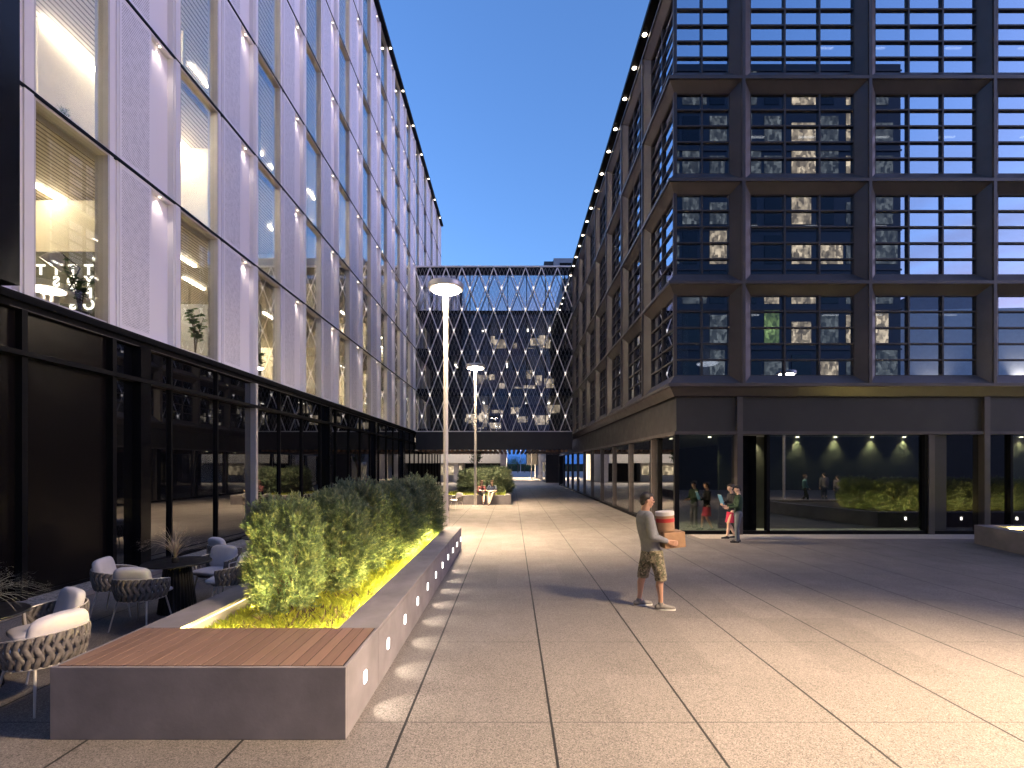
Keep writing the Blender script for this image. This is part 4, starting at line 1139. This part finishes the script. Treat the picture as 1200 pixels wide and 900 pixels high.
def standing(label, loc, rz, s, top, bottom, shoe, skin, hair, kind, arms, pose, cap=False, voxel=.010, head=(0,0)):
    """kind: 'skirt' or 'trousers'; arms: two lists of shoulder, elbow, wrist; pose: legs hip, knee, ankle"""
    t = empty('person', loc, rz, label, 'person')
    t.scale = (s,s,s)
    fem = kind == 'skirt'
    hp, hh, ey, W = head_prims((.02,0,1.63), head[0], head[1])
    sh_w = .165 if fem else .195
    body = list(hp) + [('c', (-.02,0,1.44), (.005,0,1.57), .055, .052), ('l', [((0,0,.84),.10,.145),((0,0,1.0),.088,.12),((-.005,0,1.25),.10,sh_w-.03),((-.02,0,1.40),.075,sh_w-.045)])]
    for A, sd in zip(arms, (-1,1)):
        body += [('c', A[0], A[1], .044, .037), ('c', A[1], A[2], .036, .026)]
        dv = Vector(A[2])-Vector(A[1]); body += hand_prims(A[2], dv, (0,-sd,.3), .6, 1.0, -sd)
    for Lg in pose:
        k_ = Vector(Lg[1]); an = Vector(Lg[2]); ca = k_.lerp(an, .32) + Vector((-.016,0,0))
        body += [('c', Lg[0], Lg[1], .078, .052), ('c', Lg[1], ca, .050, .052), ('c', ca, Lg[2], .051, .034), ('c', Lg[2], an+Vector((.09,0,-.045)), .033, .026)]
    remeshed('body', skin, body, .0075, t, 3)
    if fem: hh = hh + [('e', W(-.10,0,.05), (.05,.05,.05)), ('e', W(-.05,0,-.05), (.06,.075,.07))]
    if cap: hh = hh + [('e', W(.04,0,.075), (.10,.078,.022))]
    remeshed('hair', hair, hh, .008, t, 2)
    tp = [('l', [((0,0,.80 if fem else .88),.125,.165),((0,0,1.0),.108,.140),((-.005,0,1.22),.125,sh_w-.01),((-.015,0,1.36),.112,sh_w),((-.02,0,1.45),.065,.085)])]
    for A in arms:
        a = Vector(A[0]); tp += [('c', A[0], A[1], .062, .052), ('c', A[1], Vector(A[1]).lerp(Vector(A[2]), .9), .052, .038), ('c', (a.x,a.y*.7,a.z+.015), A[0], .068, .062)]
    remeshed('jacket' if fem else 'sweater', top, tp, voxel, t, 3)
    if fem:
        remeshed('skirt', bottom, [('l', [((.015,0,.52),.165,.185),((.01,0,.62),.150,.180),((0,0,.86),.128,.168)])], voxel, t, 2)
    else:
        pr = [('l', [((0,0,.80),.128,.165),((0,0,.92),.122,.158)])]
        for Lg in pose: pr += [('c', Lg[0], Lg[1], .098, .072), ('c', Lg[1], Vector(Lg[2])+Vector((0,0,.0)), .070, .054)]
        remeshed('trousers', bottom, pr, voxel, t, 2)
    for Lg in pose:
        remeshed('shoe', shoe, shoe_prims(Lg[2], (Lg[2][0]+1, Lg[2][1], 0), .95), .008, t, 2)
    return t
standing('woman in black jacket and crimson skirt holding a blue folder by the shopfront', (6.57,14.5,0), PI, .93, M['black_cloth'], M['crimson'], M['black_shoe'], M['skin_pale'], M['hair_dark'], 'skirt',
    [[(-.02,-.18,1.38),(.0,-.21,1.12),(.20,-.08,1.17)], [(-.02,.18,1.38),(.02,.21,1.12),(.22,.07,1.10)]],
    [[(0,-.09,.88),(.05,-.09,.48),(-.17,-.09,.07)], [(0,.09,.88),(.12,.09,.50),(.17,.09,.07)]], head=(0,R(14)))
standing('man in dark green sweater and grey trousers leaning in behind the woman', (6.43,13.75,0), PI-.25, .93, M['green_cloth'], M['grey_trouser'], M['black_shoe'], M['skin_pale'], M['hair_dark'], 'trousers',
    [[(-.0,-.20,1.40),(.06,-.24,1.13),(.30,-.16,1.09)], [(-.0,.20,1.40),(.05,.24,1.13),(.28,.12,1.07)]],
    [[(0,-.09,.90),(.02,-.10,.49),(-.02,-.10,.08)], [(0,.09,.90),(.05,.10,.49),(.06,.10,.08)]], cap=True, head=(0,R(16)))
fo = empty('folder', (6.57-.24*.93-.03, 14.5, 1.02), 0, 'blue folder the woman holds against her chest', 'folder')
fo.rotation_euler = (0, R(-18), 0)
m = MB(); m.box(-.008,.008,-.13,.13,0,.30); o = put('cover', m.mesh('cover', plain('blue_folder', (.10,.26,.42), .5, var=.08)), fo); bevel(o, .003)
m = MB(); m.box(-.006,.006,-.122,.126,.004,.306); put('paper_sheet', m.mesh('paper_sheet', M['white']), fo)
# seated pair on the far planter
def seated(label, loc, rz, top, bottom, shoe, hair, crossed, fem, seat=.52):
    t = empty('person', loc, rz, label, 'person'); z = seat
    lean = -.06 if not fem else .05
    hp, hh, ey, W = head_prims((lean+.08,0,z+.72), .2 if fem else -.2, R(14))
    if fem:
        legs = [[(0,-.09,z+.09),(.43,-.05,z+.10),(.46,-.02,.09)], [(0,.09,z+.08),(.40,.06,z+.16),(.66,-.06,.22)]]
        arms = [[(lean,-.17,z+.46),(.14,-.22,z+.24),(.30,-.06,z+.22)], [(lean,.17,z+.46),(.16,.20,z+.26),(.32,.06,z+.22)]]
    else:
        legs = [[(0,-.10,z+.09),(.42,-.12,z+.06),(.70,-.06,.09)], [(0,.10,z+.09),(.43,.10,z+.08),(.72,.0,.13)]]
        arms = [[(lean,-.20,z+.48),(.10,-.27,z+.25),(.24,.06,z+.27)], [(lean,.20,z+.48),(.10,.27,z+.25),(.25,-.05,z+.24)]]
    sw_ = .16 if fem else .195
    body = list(hp) + [('c', (lean,0,z+.50), (lean+.06,0,z+.64), .055, .052), ('l', [((0,0,z+.02),.13,.17),((0,0,z+.2),.09,.125),((lean,0,z+.40),.09,sw_-.04),((lean,0,z+.48),.07,sw_-.06)])]
    for A, sd in zip(arms, (-1,1)):
        body += [('c', A[0], A[1], .044, .037), ('c', A[1], A[2], .036, .026)]
        body += hand_prims(A[2], Vector(A[2])-Vector(A[1]), (0,-sd,-.5), .5, 1.0, -sd)
    for Lg in legs:
        k_ = Vector(Lg[1]); an = Vector(Lg[2])
        body += [('c', Lg[0], Lg[1], .078, .055), ('c', Lg[1], k_.lerp(an,.35), .053, .053), ('c', k_.lerp(an,.35), Lg[2], .052, .034), ('c', Lg[2], an+Vector((.09,0,-.05)), .033, .027)]
    remeshed('body', M['skin_pale'], body, .009, t, 3)
    if fem: hh = hh + [('e', W(-.06,0,-.08), (.06,.085,.11))]
    remeshed('hair', hair, hh, .01, t, 2)
    tp = [('l', [((0,0,z+.02),.135,.175),((0,0,z+.2),.11,.145),((lean,0,z+.40),.115,sw_),((lean,0,z+.50),.065,.085)])]
    for A in arms:
        a = Vector(A[0]); e_ = Vector(A[1]); tp += [('c', A[0], e_ if fem else a.lerp(e_,.75), .062, .054), ('c', (a.x,a.y*.7,a.z+.01), A[0], .066, .062)]
        if fem: tp.append(('c', e_, e_.lerp(Vector(A[2]),.85), .052, .038))
    remeshed('top', top, tp, .012, t, 3)
    pr = [('e', (0,0,z+.09), (.15,.175,.09))]
    for Lg in legs:
        k_ = Vector(Lg[1]); pr += [('c', Lg[0], Lg[1], .098, .07)]
        if not fem: pr += [('c', Lg[1], Vector(Lg[2])+Vector((0,0,.04)), .07, .055)]
        else: pr += [('c', Lg[1], k_.lerp(Vector(Lg[2]),.15), .07, .07)]
    remeshed('skirt' if fem else 'trousers', bottom, pr, .012, t, 2)
    for Lg in legs:
        a = Vector(Lg[2]); remeshed('shoe', shoe, [('c', a+Vector((-.03,0,-.04)), a+Vector((.16,0,-.055)), .038, .028)], .01, t, 2)
    return t
seated('seated woman in black skirt with legs crossed on the far planter edge', (-1.72,26.95,0), -PI/2+.35, plain('dark_red_top', (.10,.02,.025), .8), M['black_cloth'], M['black_shoe'], M['hair_brown'], True, True)
seated('seated man in navy shirt with folded arms on the far planter edge', (-1.13,26.95,0), -PI/2-.1, M['navy'], M['beige_trouser'], M['black_shoe'], M['hair_brown'], False, False)
nb = empty('notebook', (-1.68,26.60,.80), .3, 'white notebook in the lap of the seated woman', 'notebook')
m = MB(); m.box(-.13,.13,-.09,.09,0,.018); bevel(put('cover', m.mesh('cover', M['white']), nb), .003)
# passers-by seen in the shopfront reflection
standing('walker in teal shirt seen reflected in the shopfront', (16.6,3.4,0), .3, .95, cloth('teal_shirt', (.06,.16,.18)), M['black_cloth'], M['black_shoe'], M['skin_pale'], M['hair_brown'], 'trousers',
    [[(-.0,-.20,1.40),(-.06,-.24,1.13),(.06,-.24,.90)], [(-.0,.20,1.40),(.02,.24,1.13),(.16,.2,.95)]],
    [[(0,-.09,.90),(.16,-.09,.49),(.20,-.09,.08)], [(0,.09,.90),(.0,.09,.47),(-.28,.09,.10)]], voxel=.014)
for x, s_, c_ in ((18.6,1.0,(.14,.14,.15)),(19.4,.90,(.22,.20,.22))):
    standing('taller of two strollers in grey tops seen in the shopfront reflection' if s_ == 1 else 'shorter of two strollers in grey tops seen in the shopfront reflection', (x,2.0,0), -PI/2, s_, cloth('grey_top', c_), M['navy'], M['black_shoe'], M['skin_pale'], M['hair_dark'], 'trousers',
        [[(-.0,-.20,1.40),(.0,-.24,1.13),(.06,-.22,.88)], [(-.0,.20,1.40),(.0,.24,1.13),(.06,.22,.88)]],
        [[(0,-.09,.90),(.04,-.09,.49),(.0,-.09,.08)], [(0,.09,.90),(.0,.09,.48),(-.06,.09,.08)]], voxel=.014)

# ------------------------------------------------------------------ far buildings, trees, buildings behind the viewer
wb = empty('far_building', (-6, 62, 0), 0, 'pale low building with an overhanging upper floor beyond the bridge', 'building')
m = MB(); m.box(-16,-1.45,60,74,2.45,9); m.build('upper_floor', M['white_wall'], wb)
m = MB(); m.box(-16,-6.4,64,72,0,2.45); m.build('wall', M['white_wall'], wb)
m = MB(); m.box(-6.4,-1.5,66,72,0,2.45); m.build('recess_wall', M['bronze_panel'], wb)
m = MB(); m.box(-1.45,-.75,60.5,74,0,9); m.build('pier', M['white_wall'], wb)
m = MB(); m.box(-12,-6.6,63.9,63.98,.9,2.1); m.build('window', M['room_light'] if False else M['win_lit'], wb)
for x in (-14,-11,-8,-5,-2.6):
    m = MB(); m.box(x-.1,x+.1,59.55,59.98,8.3,8.45); m.build('wall_lamp', M['black'], wb); spot((x,59.62,8.25),(x,59.95,3), 420, (1,.84,.64), 110, .9, .08, wb)  # unseen downlights added to brighten the pale wall
m = MB(); m.box(-7.3,-6.7,60.5,61.1,0,2.45); m.build('pier', M['white_wall'], wb)
M['win_dim0'] = litwin('win_dim0', (1,.8,.5), .03)
db = empty('far_building', (5, 64, 0), 0, 'dark far building with hanging dark upper box right of the passage', 'building')
m = MB(); m.box(4.2,14,60,86,0,7); m.build('wall', M['bronze_panel'], db)
m = MB(); m.box(2.45,4.19,80,86,2.2,7.5); m.build('hanging_box', M['bronze_panel'], db)
m = MB(); m.box(3.75,3.85,79.6,79.7,.0,2.3); m.box(-.6,3.9,79.6,79.7,-.02,.14); m.build('white_frame', M['white'], db)
m = MB(); m.box(4.185,4.195,62,66,.3,2.6); m.build('window', M['win_dim0'], db)
tb = empty('tall_building', (12, 78, 0), 0, 'tall far building whose roof block shows above the bridge', 'building')
m = MB(); m.box(6.2,22,72,90,0,33.0); m.build('tower_wall', M['grey_wall'], tb)
m = MB(); m.box(4.8,6.19,72.4,89,0,32.7); m.build('stair_wall', M['bronze_panel'], tb)
m = MB(); m.box(7.1,9.0,71.93,71.99,31.6,32.3); m.build('vent_louvre', M['black'], tb)
def tree(loc, h, rad, n, label, seed):
    rd = random.Random(seed); t = empty('tree', loc, 0, label, 'tree'); L = Vector(loc)
    tr = MB(); lf = MB(); ends = []
    tr.tube([L, L+Vector((.05,.02,h*.35)), L+Vector((0,0,h*.6))], [.16*h/6,.12*h/6,.07*h/6], 8)
    for _ in range(9):
        a = rd.uniform(0,2*PI); e = Vector((math.cos(a)*rad*.7, math.sin(a)*rad*.7, h*(rd.uniform(.5,.9) if rad > 1 else rd.uniform(.72,.92))))
        tr.tube([L+Vector((0,0,h*rd.uniform(.3,.55))), L+e], [.06*h/6,.02], 6); ends.append(e)
    for _ in range(n):
        e = rd.choice(ends); p = L + e + Vector((rd.gauss(0,rad*.28), rd.gauss(0,rad*.28), rd.gauss(0,h*.05 if rad < 1 else h*.09)))
        u = Vector((rd.gauss(0,1),rd.gauss(0,1),rd.gauss(0,1))).normalized()*h*.022; v = u.orthogonal().normalized()*h*.014
        lf.add([p-u, p+v, p+u, p-v], [(0,1,2,3)])
    tr.build('trunk', M['bark'], t); lf.build('crown', M['broad'], t, fix=False)
for i, (x, y, h, r_, lb) in enumerate([(-.2,138,4.2,1.7,'small lit tree left of the distant lamp'),(1.7,140,5.2,2.0,'tree just left of the distant pole lamp'),(3.6,142,3.6,1.8,'low tree right of the distant pole lamp'),(-3,145,4.6,2.4,'dark tree at the left of the distant gap'),(5.5,150,4,2,'dark tree behind the distant lamp on the right')]):
    tree((x,y,0), h, r_, 700, lb, 60+i)
for x, y, h, r_, lb in ((-3.0,40,3.2,.42,'slim lit tree in front of the pale far building'),):
    tree((x,y,.3), h, r_, 260, lb, 80)
hz = MB(); hz.box(-40,60,170,176,0,2.6); tag(hz.build('hedge', plain('hedge_green', (.02,.035,.015), .9, var=.4, scale=1.5)), 'dark distant hedge closing the passage', 'hedge')
bo = empty('office_building', (20, -14, 0), 0, 'tall dark office block behind the viewer, mirrored in the right facade', 'building')
m = MB(); m.box(9.4,46,-40,-11.9,0,5.3); m.build('ground_storey', M['bronze_panel'], bo)
m = MB(); m.box(9.5,34.2,-40,-12,5.3,37.5); m.build('wall', plain('blue_cladding', (.024,.030,.042), .35, var=.2, scale=.4), bo)
rw = random.Random(5)
w = MB(); w.box(0,1,-.04,0,0,1); ME_lw = {k: w.mesh('window', M[k]) for k in ('win_lit','win_lit_green')}
M['win_dim'] = litwin('win_dim', (.7,.75,.7), .03); M['win_dark'] = plain('win_dark', (.01,.012,.018), .08, var=0)
for k in ('win_dim','win_dark'): ME_lw[k] = w.mesh('window', M[k])
cnt = 0
for fl in range(9):
    for q in range(10):
        x = 10.2 + 2.4*q; z = 5.9+3.5*fl
        k = rw.choices(['win_lit','win_dim','win_dark','win_lit_green'], [.8,.15,.05,0] if q in (6,8) else [.12,.5,.3,.12 if 20 < x < 24 else 0])[0]
        o = put('window', ME_lw[k], bo, Vector((x,-11.955,z)) - Vector(bo.location)); o.scale = (rw.choice([1.3,1.7,2.1]),1,rw.choice([1.9,2.5,2.9]))
m = MB()
for fl in range(10): m.box(9.45,34.25,-11.95,-11.9,5.3+3.5*fl,5.45+3.5*fl)
m.build('floor_band_row', M['bar'], bo)
sb = empty('low_building', (48, -24, 0), 0, 'lower grey building with wall lamps behind the viewer, mirrored in the right facade', 'building')
m = MB(); m.prism([(36,-30),(36,-20),(95,-16),(95,-30)], 0, 18.3); m.build('wall', M['white_wall'], sb)
m = MB(); m.prism([(43,-30),(43,-22),(50,-22),(50,-30)], 18.3, 20.5); m.build('roof_block', M['grey_wall'], sb)
for x, z in ((43.5,8.2),(52,9.6),(57.5,5.6),(57.5,12.4),(68,9.0),(68,5.0)):
    y = -20+4*(x-36)/59 + .12; m = MB(); m.box(x-.12,x+.12,y-.1,y+.05,z-.2,z+.2); m.build('wall_lamp', M['black'], sb)
    spot((x,y+.12,z+.3),(x,y-.05,z+3), 260, (1,.95,.88), 80, .9, .05, sb); spot((x,y+.12,z-.3),(x,y-.05,z-3), 260, (1,.95,.88), 80, .9, .05, sb)
dk = empty('dark_building', (-16, -18, 0), 0, 'dark building behind the viewer mirrored in the black glass', 'building')
m = MB(); m.box(-40,-10,-40,-20,0,24); m.build('wall', M['bronze_panel'], dk)

# ------------------------------------------------------------------ sky, sun, camera
SUN_EL, SUN_ROT = R(1.4), R(112)
wd = bpy.data.worlds.new('World'); S.world = wd; wd.use_nodes = True
nt = wd.node_tree; bg = nt.nodes['Background']
sky = nt.nodes.new('ShaderNodeTexSky'); sky.sky_type = 'NISHITA'; sky.sun_disc = False
sky.sun_elevation = SUN_EL; sky.sun_rotation = SUN_ROT; sky.air_density = 1.0; sky.dust_density = .5; sky.ozone_density = 3.0; sky.altitude = 100
tc = nt.nodes.new('ShaderNodeTexCoord'); sp = nt.nodes.new('ShaderNodeSeparateXYZ'); nt.links.new(tc.outputs['Generated'], sp.inputs[0])
mp = nt.nodes.new('ShaderNodeMapping'); mp.inputs['Scale'].default_value = (2.2,2.2,6); nt.links.new(tc.outputs['Generated'], mp.inputs[0])
cl = ramp(nt, noise(nt, mp.outputs[0], 1.6, 7, .6), [(.42, 0), (.66, 1)])
beh = ramp(nt, math_node(nt, 'MULTIPLY', sp.outputs['Y'], -1.0), [(.15, 0), (.6, 1)])
low = ramp(nt, sp.outputs['Z'], [(0, 1), (.30, 1), (.48, 0)])
fac = math_node(nt, 'MULTIPLY', math_node(nt, 'MULTIPLY', cl, beh), math_node(nt, 'MULTIPLY', low, .75))
cc = ramp(nt, sp.outputs['Z'], [(.16, (.95,.55,.72)), (.32, (.30,.33,.60))])
tn = N(nt, 'ShaderNodeMix', data_type='RGBA', blend_type='MULTIPLY'); tn.inputs[0].default_value = 1
nt.links.new(sky.outputs[0], tn.inputs[6]); tn.inputs[7].default_value = (.85,.84,1.0,1)
c = mixc(nt, fac, tn.outputs[2], cc)
dp = N(nt, 'ShaderNodeVectorMath', operation='DOT_PRODUCT'); nt.links.new(tc.outputs['Generated'], dp.inputs[0]); dp.inputs[1].default_value = Vector((.97,.04,.26)).normalized()
gl = math_node(nt, 'POWER', math_node(nt, 'MAXIMUM', dp.outputs['Value'], 0), 9)
c = mixc(nt, math_node(nt, 'MULTIPLY', gl, .8), c, (2.6,1.95,2.7))
lo = ramp(nt, sp.outputs['Z'], [(0, (.15,.27,.55)), (.06, (.30,.45,.70)), (.2, (1,1,1))])
mu = N(nt, 'ShaderNodeMix', data_type='RGBA', blend_type='MULTIPLY'); mu.inputs[0].default_value = 1
nt.links.new(c, mu.inputs[6]); nt.links.new(lo, mu.inputs[7])
nt.links.new(mu.outputs[2], bg.inputs[0]); bg.inputs[1].default_value = .15
try:
    vz = nt.nodes.new('ShaderNodeCombineXYZ'); nt.links.new(sp.outputs[0], vz.inputs[0]); nt.links.new(sp.outputs[1], vz.inputs[1])
    nt.links.new(math_node(nt, 'MAXIMUM', sp.outputs[2], .22), vz.inputs[2]); nt.links.new(vz.outputs[0], sky.inputs['Vector'])
except Exception as e: print('NOVEC', e)
sl_ = bpy.data.lights.new('sun', 'SUN'); sl_.energy = .02; sl_.angle = R(12); sl_.color = (1,.8,.65)
so = bpy.data.objects.new('sun', sl_); COL.objects.link(so)
az = SUN_ROT; dirv = Vector((math.sin(az)*math.cos(SUN_EL), math.cos(az)*math.cos(SUN_EL), math.sin(SUN_EL)))
so.rotation_euler = (-dirv).to_track_quat('-Z', 'Y').to_euler(); so.location = (0,0,60)
cam = bpy.data.cameras.new('camera'); cam.sensor_width = 36; cam.lens = 17; cam.shift_y = 95/1200; cam.clip_start = .05; cam.clip_end = 3000
co = bpy.data.objects.new('camera', cam); COL.objects.link(co); co.location = (0,0,EYE); co.rotation_euler = (PI/2,0,0); S.camera = co
S.view_settings.view_transform = 'Standard'; S.view_settings.look = 'None'; S.view_settings.exposure = 3.25; S.view_settings.gamma = 1
S.cycles.use_denoising = True
S.cycles.max_bounces = 8; S.cycles.diffuse_bounces = 3; S.cycles.glossy_bounces = 4; S.cycles.transparent_max_bounces = 10; S.cycles.transmission_bounces = 4
S.cycles.sample_clamp_indirect = 4; S.cycles.caustics_reflective = False; S.cycles.caustics_refractive = False
